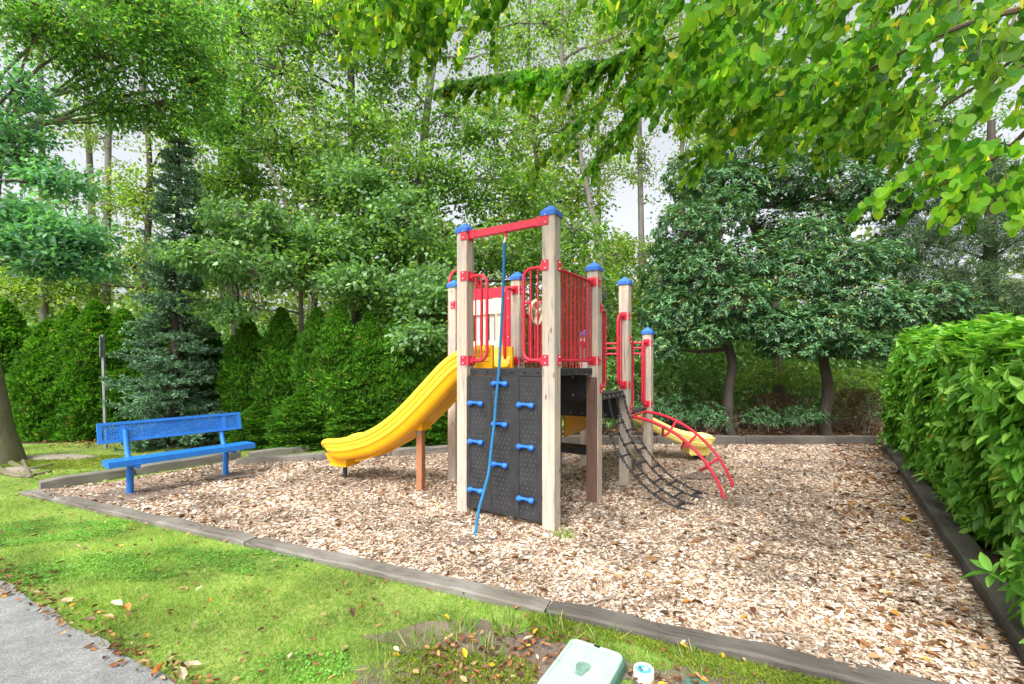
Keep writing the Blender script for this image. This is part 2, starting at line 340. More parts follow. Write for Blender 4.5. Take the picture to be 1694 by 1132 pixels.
# ---------------------------------------------------------------- ground
POLY = [(-6.02,5.62),(-5.33,6.12),(-4.50,7.55),(-3.95,7.33),(-1.2,8.40),(.9,9.02),(7.15,8.95),(2.40,2.03)]
def inside(x, y, poly):
    x = np.asarray(x, float); y = np.asarray(y, float); c = np.zeros(x.shape, bool); n = len(poly)
    for i in range(n):
        x0, y0 = poly[i]; x1, y1 = poly[(i+1) % n]
        k = ((y0 > y) != (y1 > y)) & (x < (x1-x0)*(y-y0)/((y1-y0) if y1 != y0 else 1e-9)+x0); c ^= k
    return c
def sheet(name, xs, ys, dz, mat, keep=None, extra=None):
    X, Y = np.meshgrid(xs, ys); Z = gz(X, Y)+dz
    if extra is not None: Z = Z+extra(X, Y)
    nx = len(xs); V = np.stack([X, Y, Z], -1).reshape(-1,3); mb = MB()
    f = []
    for j in range(len(ys)-1):
        cx = (xs[:-1]+xs[1:])/2; cy = np.full(nx-1, (ys[j]+ys[j+1])/2)
        k = np.ones(nx-1, bool) if keep is None else keep(cx, cy)
        for i in np.nonzero(k)[0]: f.append((j*nx+i, j*nx+i+1, (j+1)*nx+i+1, (j+1)*nx+i))
    used = np.unique(np.array(f)); remap = -np.ones(len(V), int); remap[used] = np.arange(len(used))
    me = bpy.data.meshes.new(name); me.from_pydata(V[used].tolist(), [], [tuple(remap[list(q)]) for q in f])
    me.materials.append(M[mat]); me.polygons.foreach_set('use_smooth', [True]*len(f))
    o = bpy.data.objects.new(name, me); o['kind'] = 'structure'; return place(o, None, (0,0,0))
xs = np.concatenate([[-400,-150,-60,-25,-14], np.arange(-9,9.01,.3), [14,25,60,150,400]])
ys = np.concatenate([[-60,-20,-8], np.arange(0,12.01,.3), [16,25,60,150,500]])
sheet('ground', xs, ys, -.02, 'soil')
PATH_A, PATH_D = G(0,963)[:2], unit(G(285,1132)[:2]-G(0,963)[:2])
def pathside(x, y): return (x-PATH_A[0])*PATH_D[1]-(y-PATH_A[1])*PATH_D[0]     # >0: concrete side
def wob(x, y): return .03*np.sin(3.1*x+1)*np.sin(2.3*y)+.015*np.sin(9*x+4*y)
def frontside(x, y):   # distance in front (camera side) of the front timber line
    a = np.array([-6.02,5.62]); d = unit(np.array([2.40,2.03])-a); return -((x-a[0])*(-d[1])+(y-a[1])*d[0])
def is_lawn(x, y):
    return (~inside(x, y, POLY)) & (((frontside(x, y) > -.05) & (y < 6) & (x < 2.4)) | ((x < -3.4+.1*np.sin(y*3)) & (y < 9.15+.12*np.sin(2*x)))) & (x < 2.4) & (pathside(x, y) < .02)
sheet('lawn', np.arange(-13,2.6,.08), np.arange(.3,9.4,.08), -.006, 'lawn', is_lawn)
sheet('mulch_bed', np.arange(-6.2,7.3,.07), np.arange(1.9,9.15,.07), .008, 'mulch', lambda x, y: inside(x, y, POLY),
      lambda X, Y: .012*np.sin(2.1*X+.5*Y)*np.sin(1.7*Y+1))
mb = MB()
e0, e1 = PATH_A-PATH_D*8, PATH_A+PATH_D*8; nrm = np.array([PATH_D[1], -PATH_D[0]]) 
if pathside(*(PATH_A+nrm)) < 0: nrm = -nrm
edge = []
for i in range(161):
    q = e0+(e1-e0)*i/160; w = random.uniform(-.012,.012)+.012*math.sin(i*.9); edge.append(q+nrm*w)
poly = [np.array([q[0],q[1],-.04]) for q in edge]+[np.array([*(e1+nrm*5),-.04]), np.array([*(e0+nrm*5),-.04])]
mb.prism(poly[::-1] if False else poly, (0,0,.05))
obj('footpath', mb, 'concrete', origin=(0,0,0), kind='structure')

def blobsheet(name, cx, cy, rx, ry, mat, dz, seed):
    m_ = MB(); n_ = 48; rings = []
    for k in (1.0, .6, .25):
        rings.append([np.array([cx+rx*k*math.cos(t)*(1+.18*math.sin(3*t+seed)+.10*math.sin(7*t+2*seed)), cy+ry*k*math.sin(t)*(1+.18*math.sin(4*t+seed)+.09*math.sin(9*t)), 0]) for t in np.linspace(0,2*math.pi,n_+1)[:-1]])
    V = [p for r_ in rings for p in r_]
    for p in V: p[2] = float(gz(p[0],p[1]))+dz
    m_.add(V, [(k*n_+i,k*n_+(i+1)%n_,(k+1)*n_+(i+1)%n_,(k+1)*n_+i) for k in (0,1) for i in range(n_)]+[tuple(2*n_+i for i in range(n_))])
    return obj(name, m_, mat, origin=(cx,cy,0), kind='structure')
for i, (px, py, rx, ry) in enumerate([(800,1060,.62,.20),(700,1120,.42,.14),(900,1100,.45,.20),(1160,1128,.35,.12)]):
    g = G(px, py); blobsheet('bare_soil', g[0], g[1], rx, ry, 'dirt', -.001+.001*i, i)
for i, (px, py, rx, ry) in enumerate([(785,900,.20,.13),(215,822,.55,.28),(374,790,.32,.2),(585,800,.35,.2),(1160,785,.35,.2),(1450,770,.6,.5)]):
    g = G(px, py); blobsheet('bare_dirt', g[0], g[1], rx, ry, 'dirt', .024, i+5)
# wood chips on the bed: stuff
def scatter(n, x0, x1, y0, y1, keep):
    out = []
    while sum(map(len, out)) < n:
        x = rng.uniform(x0, x1, n); y = rng.uniform(y0, y1, n); k = keep(x, y); out.append(np.stack([x[k], y[k]], 1))
    return np.concatenate(out)[:n]
def nearer(x, y, pw=1.6): return rng.uniform(0,1,len(x)) < np.minimum(1, (3.0/np.maximum(y,1))**pw)
T_CHIP = (np.array([[-.5,0,0],[.5,.06,0],[.42,1,.0],[-.38,.9,.04]]), [(0,1,2,3)])
rc = G(785,892); 
def chipkeep(x, y):
    d = np.hypot((x-rc[0])*.8, (y-rc[1])*1.3); e = np.hypot((x+4.9), (y-5.75)); g = np.hypot((x+4.1)*1.4, (y-6.5)*1.4)
    p = np.where(d < .30, .35, 1)*np.where(e < .62, .18, 1)*np.where(g < .35, .4, 1)*np.where(np.hypot(x+2.3,(y-6.15)*1.4) < .38, .45, 1)*np.where(np.hypot(x-3.1,(y-7.2)*1.4) < .4, .45, 1)*np.where(np.hypot(x-5.9,y-7.2)<.5,.4,1)
    return inside(x, y, POLY) & nearer(x, y, 1.25) & (rng.uniform(0,1,len(x)) < p)
S = scatter(300000, -6.2, 7.2, 2.0, 9.1, chipkeep); n = len(S)
z = gz(S[:,0], S[:,1])+.012*np.sin(2.1*S[:,0]+.5*S[:,1])*np.sin(1.7*S[:,1]+1)+rng.uniform(.008,.024,n)
D = rdir(n, -.3, .3)
w = rng.uniform(.13,.5,n)
leafcloud('wood_chips', np.column_stack([S, z]), D, .027, T_CHIP, 'chips', roll=.4, wid=w, svar=.8, kind='stuff',
          label='tan and pale wood chips covering the play area', category='wood chips')

# grass: stuff
T_GR = (np.array([[-.5,0,0],[.5,0,0],[.30,.55,.06],[0,1,.22],[-.30,.55,.06]]), [(0,1,2,4),(4,2,3,3)])
T_GR = (np.array([[-.5,0,0],[.5,0,0],[.16,1,.25],[-.16,1,.25]]), [(0,1,2,3)])
bare = [(-.12,2.62,.46,.26),(-.40,2.32,.28,.14),(.16,2.42,.34,.22),(.78,2.27,.3,.10)]
def lawnkeep(x, y):
    k = is_lawn(x, y) & (y > 1.2)
    p = np.minimum(1, (2.8/np.maximum(y, 1))**1.5)
    for bx, by, rx, ry in bare: p = p*np.where(((x-bx)/rx)**2+((y-by)/ry)**2 < 1+.5*np.sin(9*x+7*y), .13, 1)
    nz = np.sin(3.3*x+1.1*np.sin(2.9*y))*np.sin(2.7*y+x)+.4*np.sin(11*x)*np.sin(9*y)
    p = p*np.clip(.75+.4*nz, .3, 1)
    return k & (rng.uniform(0,1,len(x)) < p)
S = scatter(330000, -9.5, 2.4, 1.4, 9.2, lawnkeep); n = len(S)
D = rdir(n, .25, 1.0)
C = np.column_stack([S, np.full(n,-.008)])
leafcloud('grass', C, D, .024, T_GR, 'grass', roll=3, wid=rng.uniform(.07,.14,n), svar=.5, kind='stuff',
          label='short patchy green and straw coloured grass on the lawn', category='grass')
def patchkeep(poly_or_c):
    def k(x, y):
        r = np.zeros(len(x), bool)
        for cx, cy, rx, ry in poly_or_c: r |= ((x-cx)/rx)**2+((y-cy)/ry)**2 < 1+.35*np.sin(8*x+3*y)+.2*np.sin(17*y)
        return r & is_lawn(x, y)
    return k
c1 = G(500,1100); c2 = G(110,960); c3 = G(310,925); c4 = G(60,880)
pk = patchkeep([(c1[0],c1[1],.26,.17),(G(120,945)[0],G(120,945)[1],.8,.22),(c3[0],c3[1],.75,.22),(G(450,915)[0],G(450,935)[1],.5,.16),(c4[0],c4[1],.8,.35)])
S = scatter(15000, -6, 1, 2, 5, lambda x, y: pk(x, y) & (rng.uniform(0,1,len(x)) < .35+.6*(np.sin(7*x+2*np.sin(5*y))*np.sin(8*y+x) > -.1))); n = len(S)
T_CLO = (np.array([[0,0,0],[.5,.5,.06],[0,1,0],[-.5,.5,.06]]), [(0,1,2,3)])
C = np.column_stack([S, rng.uniform(.004,.020,n)])
leafcloud('clover', C, rdir(n,-.1,.5), .014, T_CLO, 'clover', roll=.4, wid=.95, kind='stuff', label='bright green clover patches spreading in the lawn', category='clover')
# moss along the timber and round the bare patch
def mosskeep(x, y):
    f = frontside(x, y)
    a = (f > .06) & (f < .24+.08*np.sin(7*x)) & (x > .1) & (x < 2)
    b = (np.hypot((x+.25)/.3, (y-2.35)/.22) < 1+.3*np.sin(9*x)) | ((np.hypot((x+7.2)/1.6, (y-7.4)/.55) < 1) & (rng.uniform(0,1,len(x)) < .35))
    return (a | b) & is_lawn(x, y)
S = scatter(26000, -9, 2.2, 1.6, 8.2, mosskeep); n = len(S)
leafcloud('moss', np.column_stack([S, rng.uniform(-.004,.012,n)]), rdir(n,.1,1), .018, T_GR, 'moss', roll=3, wid=.35, kind='stuff', label='yellow green moss along the front timber edging', category='moss')
# litter: stuff
T_LIT = (np.array([[0,0,0],[.24,.3,.20],[.19,.68,.26],[.03,1,.10],[-.22,.65,.17],[-.25,.3,.14],[0,.35,0],[0,.7,-.0]]), T_FOLD[1])
def litkeep(x, y):
    dp = -pathside(x, y)
    p = .10+.0*x
    p = np.where((dp > -.07) & (dp < .12), 1.6, p)
    p = np.where(((x-.02)/.50)**2+((y-2.45)/.24)**2 < 1, 2.2, p)
    p = np.where(((x-.78)/.3)**2+((y-2.27)/.1)**2 < 1, 1.6, p)
    p = np.where((y > 8.6), .7, p)
    return (is_lawn(x, y) | ((dp < .0) & (dp > -.08) & (y < 3.4))) & (rng.uniform(0,1,len(x)) < p*.5) & (y > 1.5)
S = scatter(2700, -9, 2.2, 1.6, 9.4, litkeep); n = len(S)
leafcloud('leaf_litter', np.column_stack([S, rng.uniform(.008,.03,n)]), rdir(n,-.25,.25), .034, T_LIT, 'litter', roll=.5, svar=.45, kind='stuff', label='small brown curled leaves littering lawn and path edge', category='leaf litter')
S = scatter(9000, -9.5, 9.5, 8.4, 12, lambda x, y: ~inside(x, y, POLY) & ~is_lawn(x, y)); n = len(S)
leafcloud('forest_litter', np.column_stack([S, rng.uniform(-.015,.02,n)]), rdir(n,-.3,.3), .07, T_LIT, 'litter', roll=.5, svar=.45, kind='stuff', label='brown leaf litter on the soil behind the hedge and back timbers', category='leaf litter')
S = scatter(2400, -6, 7.2, 2.2, 9, lambda x, y: inside(x, y, POLY) & (rng.uniform(0,1,len(x)) < np.where((x-2.4)*.82-(y-2.03)*.57 > -.75, 1, .22))); n = len(S)
leafcloud('bed_litter', np.column_stack([S, gz(S[:,0],S[:,1])+rng.uniform(.02,.035,n)]), rdir(n,-.2,.2), .055, T_LIT, 'litter', roll=.4, svar=.4, kind='stuff', label='small rust brown leaves scattered over the wood chips', category='leaf litter')

# individual fallen leaves (px, py, material, length, where)
FL = [(192,1003,'paleleaf',.11,'pale tan pointed leaf lying flat beside the curled orange ones by the path'),
 (210,1010,'orangeleaf',.10,'orange brown curled leaf heaped on the lawn near the path'),
 (216,1022,'tanleaf',.10,'tan leaf at the foot of the orange leaf heap near the path'),
 (178,1022,'tanleaf',.09,'narrow tan leaf tilted against the grass just left of the heap'),
 (300,977,'tanleaf',.09,'folded tan leaf alone in the middle of the clover lawn'),
 (330,975,'paleleaf',.07,'pale leaf right of the folded tan one on the lawn'),
 (323,1042,'paleleaf',.07,'small pale leaf standing on edge in the dry grass'),
 (405,1085,'brownleaf',.08,'dark brown twisted leaf in the dry grass'),
 (580,1022,'brownleaf',.09,'dark grey brown leaf standing upright on the lawn'),
 (597,1012,'orangeleaf',.06,'rusty leaf beside the dark upright leaf on the lawn'),
 (240,992,'tanleaf',.08,'tan leaf right of the orange heap on the lawn'),
 (148,1028,'brownleaf',.10,'large dark leaf on the concrete edge'),
 (185,1055,'orangeleaf',.08,'orange curled leaf lying on the edge of the footpath'),
 (235,1098,'tanleaf',.10,'tan cupped leaf lying at the crumbled path edge'),
 (262,1112,'orangeleaf',.11,'large orange brown leaf at the bottom edge of the path'),
 (318,1105,'paleleaf',.12,'long pale leaf with stalk near the bottom edge of the lawn'),
 (298,1125,'paleleaf',.10,'upright pale pointed leaf at the bottom edge beside the path'),
 (110,996,'tanleaf',.14,'long pale leaf fragment on the concrete path'),
 (738,1025,'yellowleaf',.09,'golden yellow leaf in the bare soil patch'),
 (742,1058,'tanleaf',.09,'tan leaf in the middle of the bare soil patch'),
 (785,1064,'orangeleaf',.06,'small pink brown leaf right of the tan one'),
 (768,1086,'yellowleaf',.08,'pale yellow leaf curled near the bottom of the lawn'),
 (886,1048,'yellowleaf',.07,'bright yellow leaf below the timber joint'),
 (874,1060,'paleleaf',.09,'cream leaf lying between the grass tufts left of the green lid'),
 (655,1078,'paleleaf',.06,'cream oval leaf on the moss'),
 (655,1088,'yellowleaf',.06,'yellow oval leaf just below the cream one on the moss'),
 (480,1088,'paleleaf',.05,'round cream leaf left of the clover clump'),
 (870,1023,'orangeleaf',.05,'orange leaf against the front timber'),
 (1064,1027,'yellowleaf',.07,'yellow and white torn leaf on the chips beside the front timber'),
 (1131,1072,'yellowleaf',.06,'small lime yellow leaf on the chips near the front timber'),
 (1131,1076,'paleleaf',.05,'round pinkish leaf resting on the front timber'),
 (1500,865,'yellowleaf',.14,'long ochre leaf on the chips beside the right timber'),
 (1541,1082,'yellowleaf',.06,'yellow leaf in the near right corner of the bed'),
 (1502,1071,'orangeleaf',.06,'orange leaf in the near right corner of the bed'),
 (1410,903,'tanleaf',.06,'tan leaf on the open chips right of the structure'),
 (685,760,'yellowleaf',.07,'lime yellow leaf on the chips left of the orange slide post'),
 (717,792,'yellowleaf',.07,'yellow leaf on the chips right of the orange slide post'),
 (528,778,'yellowleaf',.07,'yellow leaf on the chips left of the slide foot'),
 (293,823,'orangeleaf',.08,'orange yellow leaf on the dirt right of the bench'),
 (1060,797,'orangeleaf',.06,'orange leaf on the chips under the chain net'),
 (410,827,'yellowleaf',.06,'green yellow leaf on the chips between bench and slide'),
 (365,840,'brownleaf',.06,'dark brown curled leaf on the chips between bench and front timber')]
lm = {}
def leafmesh(mat, k):
    key = (mat, k)
    if key not in lm:
        tv = T_LIT[0].copy(); tv[:,2] *= rng.uniform(.3,2.2); tv[:,0] *= rng.uniform(.8,1.3); tv[3,2] += rng.uniform(0,.25); tv[:,1] -= .5
        m2 = MB(); m2.add(tv, T_LIT[1]); m2.tube([(0,-.5,0),(.03,-.75,.03),(.08,-.9,.05)], .012, 4)
        me = bpy.data.meshes.new('fallen_leaf'); me.from_pydata(m2.v, [], m2.f); me.materials.append(M[mat]); lm[key] = me
    return lm[key]
for i, (px, py, mt, s, lab) in enumerate(FL):
    o = bpy.data.objects.new('fallen_leaf', leafmesh(mt, i % 4)); g = G(px, py, .02); g[2] = .028+float(gz(g[0], g[1]))
    if 'resting on the front' in lab: g[2] = .062
    if 'upright' in lab or 'standing' in lab: o.rotation_euler.x = R(55); g[2] += .02
    else: o.rotation_euler.x = random.uniform(-.2,.2)
    o.rotation_euler.z = random.uniform(0, 6.28); o.scale = (s*.72,)*3
    tagall(o, lab, 'leaf', 'single fallen leaves'); place(o, None, g)

# ---------------------------------------------------------------- timber edging
def timber(a, b, w, h, lab, mat='timber', z0=-.05, twist=0):
    a = np.array([*a, z0]); b = np.array([*b, z0]); d = unit(b-a); L = np.linalg.norm(b-a); nn = np.array([-d[1], d[0], 0])
    m2 = MB(); k = max(4, int(L/.12)); rings = []
    for i in range(k+1):
        p = a+d*(L*i/k); j = [random.uniform(-.004,.004) for _ in range(8)]; c = .012
        hh = h-z0+.004*math.sin(i*.8)-(.012 if i in (0,k) else 0)
        ww = w/2-(.006 if i in (0,k) else 0)
        ring = [(-ww+j[0],0),(ww+j[1],0),(ww+j[2],hh-c),(ww-c+j[3],hh+j[3]),(0,hh+j[4]*.6),(-ww+c+j[5],hh+j[6]),(-ww+j[6],hh-c)]
        rings += [p+nn*x+np.array([0,0,y]) for x, y in ring]
    n = 7; fs = [(i*n+q, i*n+(q+1)%n, (i+1)*n+(q+1)%n, (i+1)*n+q) for i in range(k) for q in range(n)]+[tuple(range(n-1,-1,-1)), tuple(k*n+q for q in range(n))]
    ang = math.atan2(d[1], d[0]); o0 = a.copy(); ca, sa = math.cos(-ang), math.sin(-ang)
    loc = [((p-o0)[0]*ca-(p-o0)[1]*sa, (p-o0)[0]*sa+(p-o0)[1]*ca, (p-o0)[2]) for p in rings]
    me = bpy.data.meshes.new('border_timber'); me.from_pydata(loc, [], fs); me.materials.append(M[mat])
    o = bpy.data.objects.new('border_timber', me); tagall(o, lab, 'timber', 'timbers edging the play area'); place(o, None, o0)
    o.rotation_euler.z = ang; return o
def line(p0, p1, gaps): # split at fractions with small gaps
    p0, p1 = np.array(p0), np.array(p1); L = np.linalg.norm(p1-p0); e = .008/L
    return [(p0+(p1-p0)*(u+e), p0+(p1-p0)*(v-e)) for u, v in zip(gaps[:-1], gaps[1:])]
F0, F1 = G(45,815)[:2], np.array([2.42,2.02])
F0 = np.array([-6.05,5.66])
fr = line(F0, F1, [0,.085,.44,.7425,1.0])
for (a, b), lab, m_ in zip(fr, ['short weathered front timber at the left corner of the play area','long pale grey front timber running past the lawn left of the play structure',
      'grey front timber between the lawn and the chips, middle length','dark cracked front timber ending at the near right corner'], ['timber','timber','timber','timber_dark']):
    timber(a, b, .15, .035 if 'short' in lab else .045, lab, m_)
lt = line((-5.98,5.75), (-4.62,7.72), [0,.40,1.0])
for (a, b), lab in zip(lt, ['split grey timber left of the bench at the left corner','grey timber behind the bench on the lawn side']): timber(a, b, .14, .125, lab)
timber((-4.45,7.72), (-3.75,8.35), .15, .11, 'short loose timber lying on the moss behind the right end of the bench')
bt = line((-4.35,7.17), (.95,9.06), [0,.42,.72,1.0])
for (a, b), lab in zip(bt, ['back timber right of the bench under the slide end','back timber behind the big yellow slide','back timber seen behind the play structure']): timber(a, b, .15, .11, lab)
bt = line((.98,9.08), (7.25,9.02), [0,.30,.58,1.0])
for (a, b), lab in zip(bt, ['dark back timber behind the small slide','dark back timber in front of the left shrub tree trunk','mossy back timber in front of the right shrub tree trunk']): timber(a, b, .17, .17, lab, 'timber_dark')
rt = line(np.array([2.40,1.95]), np.array([7.28,9.0]), [0,.235,.375,.62,.8,1.0])
rt = line(np.array([2.40,1.95])+unit([.57,.82])*.15, np.array([7.20,8.85]), [0,.235,.375,.62,1.0])
for (a, b), lab in zip(rt, ['large cracked timber in the near right corner under the hedge','short dark timber second from the near end of the right side','dark timber halfway along the hedge','far timber at the back end of the hedge']):
    off = np.array([.82,-.57])*.09; timber(a+off, b+off, .17, .09, lab, 'timber_dark')

# ---------------------------------------------------------------- play structure
O2 = np.array([.378, 4.38]); du = np.array([-.843,.538]); dv = np.array([.538,.843]); du3 = np.array([*du,0]); dv3 = np.array([*dv,0]); Z3 = np.array([0,0,1.])
def q(a, b, z=0.): p = O2+du*1.05*a+dv*1.08*b; return np.array([p[0], p[1], z])
PS = empty('play_structure', q(.5,1,0), 'wooden post play structure with red rails, blue caps, yellow slides and black climbing wall', 'play structure')
hw = .068
posts = {}
def post(a, b, ztop):
    p = q(a, b); zb = float(gz(p[0], p[1]))-.06
    key = round(ztop, 2)
    if key in posts:
        o = copychild(posts[key][0], PS, [p[0],p[1],posts[key][2]]); c = copychild(posts[key][1], o, [p[0],p[1],ztop]); return o
    m2 = MB(); m2.box([p[0],p[1],(-.2+ztop)/2], du3*hw, dv3*hw, Z3*(ztop+.2)/2, bev=.009)
    o = obj('post', m2, 'post', PS, origin=[p[0],p[1],-.2])
    m2 = MB(); c = np.array([p[0],p[1],ztop]); e = hw+.014
    m2.box(c+Z3*.004, du3*e, dv3*e, Z3*.022, bev=.006)
    for i in range(5):
        t = (i-2)/2.6
        for sgn, A, B in ((-1,dv3,du3),(1,dv3,du3),(-1,du3,dv3)): m2.box(c+A*sgn*e+B*e*t+Z3*.004, B*.006, A*.003, Z3*.006)
    r = [c+du3*x*e*.97+dv3*y*e*.97+Z3*.026 for x, y in ((-1,-1),(1,-1),(1,1),(-1,1))]
    r2 = [c+du3*x*e*.28+dv3*y*e*.28+Z3*.082 for x, y in ((-1,-1),(1,-1),(1,1),(-1,1))]
    m2.add(r+r2+[c+Z3*.098], [(i,(i+1)%4,4+(i+1)%4,4+i) for i in range(4)]+[(4+i,4+(i+1)%4,8) for i in range(4)]+[(3,2,1,0)])
    cp = obj('post_cap', m2, 'capblue', o, origin=c); posts[key] = (o, cp, -.2); return o
for a, b, zt in ((0,0,3.03),(1,0,3.03),(0,1,2.69),(1,1,2.69),(0,2,2.69),(1,2,2.65),(2,1,2.69),(2,2,2.69),(0,3,2.08),(1,3,2.08)):
    post(a, b, zt)
def bracket(parent, a, b, z, dirv, h=.05, bolts=True):
    """a steel clamp plate wrapping the post face that looks along dirv"""
    c = q(a, b, z); d = np.asarray(dirv, float); s = np.cross(d, Z3); m2 = MB()
    m2.box(c+d*(hw+.006), s*(hw*.72), d*.006, Z3*h, bev=0)
    side = s if np.dot(s[:2], -q(a,b)[:2]) > 0 else -s
    m2.box(c+side*(hw+.004)+d*(hw*.45), d*(hw*.55), side*.0045, Z3*h)
    m2.box(c+d*(hw+.03), s*.022, d*.02, Z3*.026)
    o = obj('bracket', m2, 'red', parent)
    for zz in (-h*.6, h*.6):
        m3 = MB(); m3.ball(c+side*(hw+.009)+d*(hw*.4)+Z3*zz, .009, 6, 4); obj('bolt', m3, 'bolt', o)
    return o
def loop(a, b, dirv, ext, z0, z1, bars=2, mesh=False, label=None):
    d = np.asarray(dirv, float); p0 = q(a, b, z0)+d*hw; p1 = q(a, b, z1)+d*hw; e = ext; r = .09; m2 = MB(); pts = [p1]
    for k in range(7):
        t = k/6*math.pi/2; pts.append(p1+d*(e-hw-r+r*math.sin(t))-Z3*(r-r*math.cos(t)))
    for k in range(7):
        t = k/6*math.pi/2; pts.append(p0+d*(e-hw-r+r*math.cos(t))+Z3*(r-r*math.sin(t)))
    pts.append(p0); m2.tube(pts, .0175, 8)
    for k in range(bars):
        x = (k+1)/(bars+1)*(e-hw); m2.tube([p0+d*x, p1+d*x], .0095, 6)
    o = obj('guard_loop', m2, 'red', PS, smooth=True)
    bracket(o, a, b, z0, d); bracket(o, a, b, z1, d)
    if mesh: infill(o, p0+d*.01, p1+d*.01, d, e-hw-.03)
    return o
def infill(parent, p0, p1, d, L, sp=.021):
    m2 = MB(); w = .0024; Hh = p1[2]-p0[2]; n = int(L/sp)
    dd = unit(np.cross(d, Z3))
    for i in range(n+1): m2.box((p0+p1)/2+d*(L*i/n), d*w, dd*.0015, Z3*Hh/2)
    k = int(Hh/sp)
    for i in range(k+1): m2.box(p0+d*L/2+Z3*Hh*i/k+dd*.0022, d*L/2, dd*.0012, Z3*w)
    return obj('mesh_infill', m2, 'mesh_red', parent)
def barrier(a0, b0, a1, b1, z0, z1, n, mesh=False):
    A, B = q(a0,b0), q(a1,b1); d = unit(B-A); L = np.linalg.norm(B-A); m2 = MB()
    m2.tube([A+d*hw+Z3*z1, B-d*hw+Z3*z1], .0175, 8); m2.tube([A+d*hw+Z3*z0, B-d*hw+Z3*z0], .0175, 8)
    for i in range(n):
        x = hw+(L-2*hw)*(i+.7)/(n+.4); m2.tube([A+d*x+Z3*z0, A+d*x+Z3*z1], .0095, 6)
    o = obj('guard_rail', m2, 'red', PS, smooth=True)
    for (a, b), dd in (((a0,b0), d), ((a1,b1), -d)):
        bracket(o, a, b, z0, dd); bracket(o, a, b, z1, dd)
    if mesh: infill(o, A+d*(hw+.01)+Z3*z0, A+d*(hw+.01)+Z3*z1, d, L-2*hw-.02)
    return o
ZR0, ZR1 = 1.635, 2.54
loop(1,0,-du3,.29,ZR0,ZR1); loop(0,0,du3,.31,ZR0,ZR1)
loop(1,0,dv3,.30,ZR0,ZR1,1); loop(1,1,-dv3,.31,ZR0,ZR1,1)
barrier(0,0,0,1,ZR0,ZR1,9,True)
loop(0,1,dv3,.34,1.315,2.245,2,True); loop(0,2,-dv3,.29,1.315,2.245,2)
loop(0,2,dv3,.33,.98,1.93,2,True); loop(0,3,-dv3,.29,.98,1.93,2)
barrier(1,2,2,2,1.63,2.54,8); barrier(1,1,1,2,1.31,2.25,8); barrier(1,2,1,3,.98,1.93,8)
for z in (1.76,1.85,1.93):
    m2 = MB(); m2.tube([q(1,3,z)-du3*hw, q(0,3,z)+du3*hw], .016, 8); obj('cross_rail', m2, 'red', PS, smooth=True)
# top beam
m2 = MB(); m2.box(q(.5,0,2.985), du3*(1.05/2-hw-.0), dv3*.028, Z3*.036, bev=0)
beam = obj('top_beam', m2, 'red', PS)
for a, d in ((1,-du3),(0,du3)):
    bracket(beam, a, 0, 2.985, d, .06)
    m3 = MB(); m3.box(q(a,0,2.985)+d*(hw+.045)-dv3*.031, d*.035, dv3*.003, Z3*.045); obj('bracket', m3, 'red', beam)
m3 = MB(); m3.box(q(.5,0,2.93)-du3*.0, du3*.012, dv3*.012, Z3*.022); m3.ball(q(.5,0,2.90), .014); obj('rope_mount', m3, 'red', beam)
# decks
def deck(a0, a1, b0, b1, zt, notch=True):
    m2 = MB(); c = (q(a0,b0)+q(a1,b1))/2+Z3*(zt-.012); la = 1.05*(a1-a0)/2; lb = 1.08*(b1-b0)/2
    m2.box(c, du3*(la-.01), dv3*(lb-.01), Z3*.012)
    o = obj('deck', m2, 'deckblack', PS)
    for (cc, dl, l, nn, ln) in ((-lb,du3,la,-dv3,0),(lb,du3,la,dv3,0)):
        m3 = MB(); m3.box((q(a0,b0)+q(a1,b1))/2+dv3*(cc*(.98))+Z3*(zt-.037), dl*(l-hw-.004), nn*.014, Z3*.034)
        for i in range(6): m3.ball((q(a0,b0)+q(a1,b1))/2+dv3*cc*.98+nn*.015+Z3*(zt-.037)+dl*(l-hw)*((i-2.5)/3), .010, 6, 4, 1)
        obj('deck_lip', m3, ['black','holeblack'], o)
    for s_ in (-1, 1):
        nn = du3*s_; m3 = MB(); base = (q(a0,b0)+q(a1,b1))/2+du3*(s_*la*.98)+Z3*(zt-.037)
        m3.box(base, dv3*(lb-hw-.004), nn*.014, Z3*.034)
        for i in range(6): m3.ball(base+nn*.015+dv3*(lb-hw)*((i-2.5)/3), .009, 6, 4, 1)
        obj('deck_lip', m3, ['black','holeblack' if zt > 1.4 else 'bolt'], o)
    return o
deck(0,1,0,1,1.55); deck(1,2,1,2,1.55); deck(0,1,1.0,2,1.235); deck(0,1,2,3,.915)
def riser(b, z0, z1):
    m2 = MB(); m2.box(q(.5,b,(z0+z1)/2)-dv3*.02, du3*(.525-hw), dv3*.008, Z3*(z1-z0)/2)
    for i in range(6):
        for zz in (z0+.03, z1-.03): m2.ball(q(.08+.17*i,b,zz)-dv3*.03, .011, 6, 4, 1)
    obj('riser_panel', m2, ['black','bolt'], PS)
riser(1,1.20,1.47); riser(2,.86,1.165)
# yellow entry plate of the small slide
m2 = MB(); A = q(.93,2.10); B = q(.93,2.98)
m2.prism([A+Z3*.88, B+Z3*.88, B+Z3*.53, A+Z3*.50], -du3*.02)
for i in range(7): m2.ball(A+(B-A)*(.05+.15*i)+Z3*(.535+.004*i)-du3*.022, .011, 6, 4, 1)
obj('slide_entry_plate', m2, ['yellow','bolt'], PS)
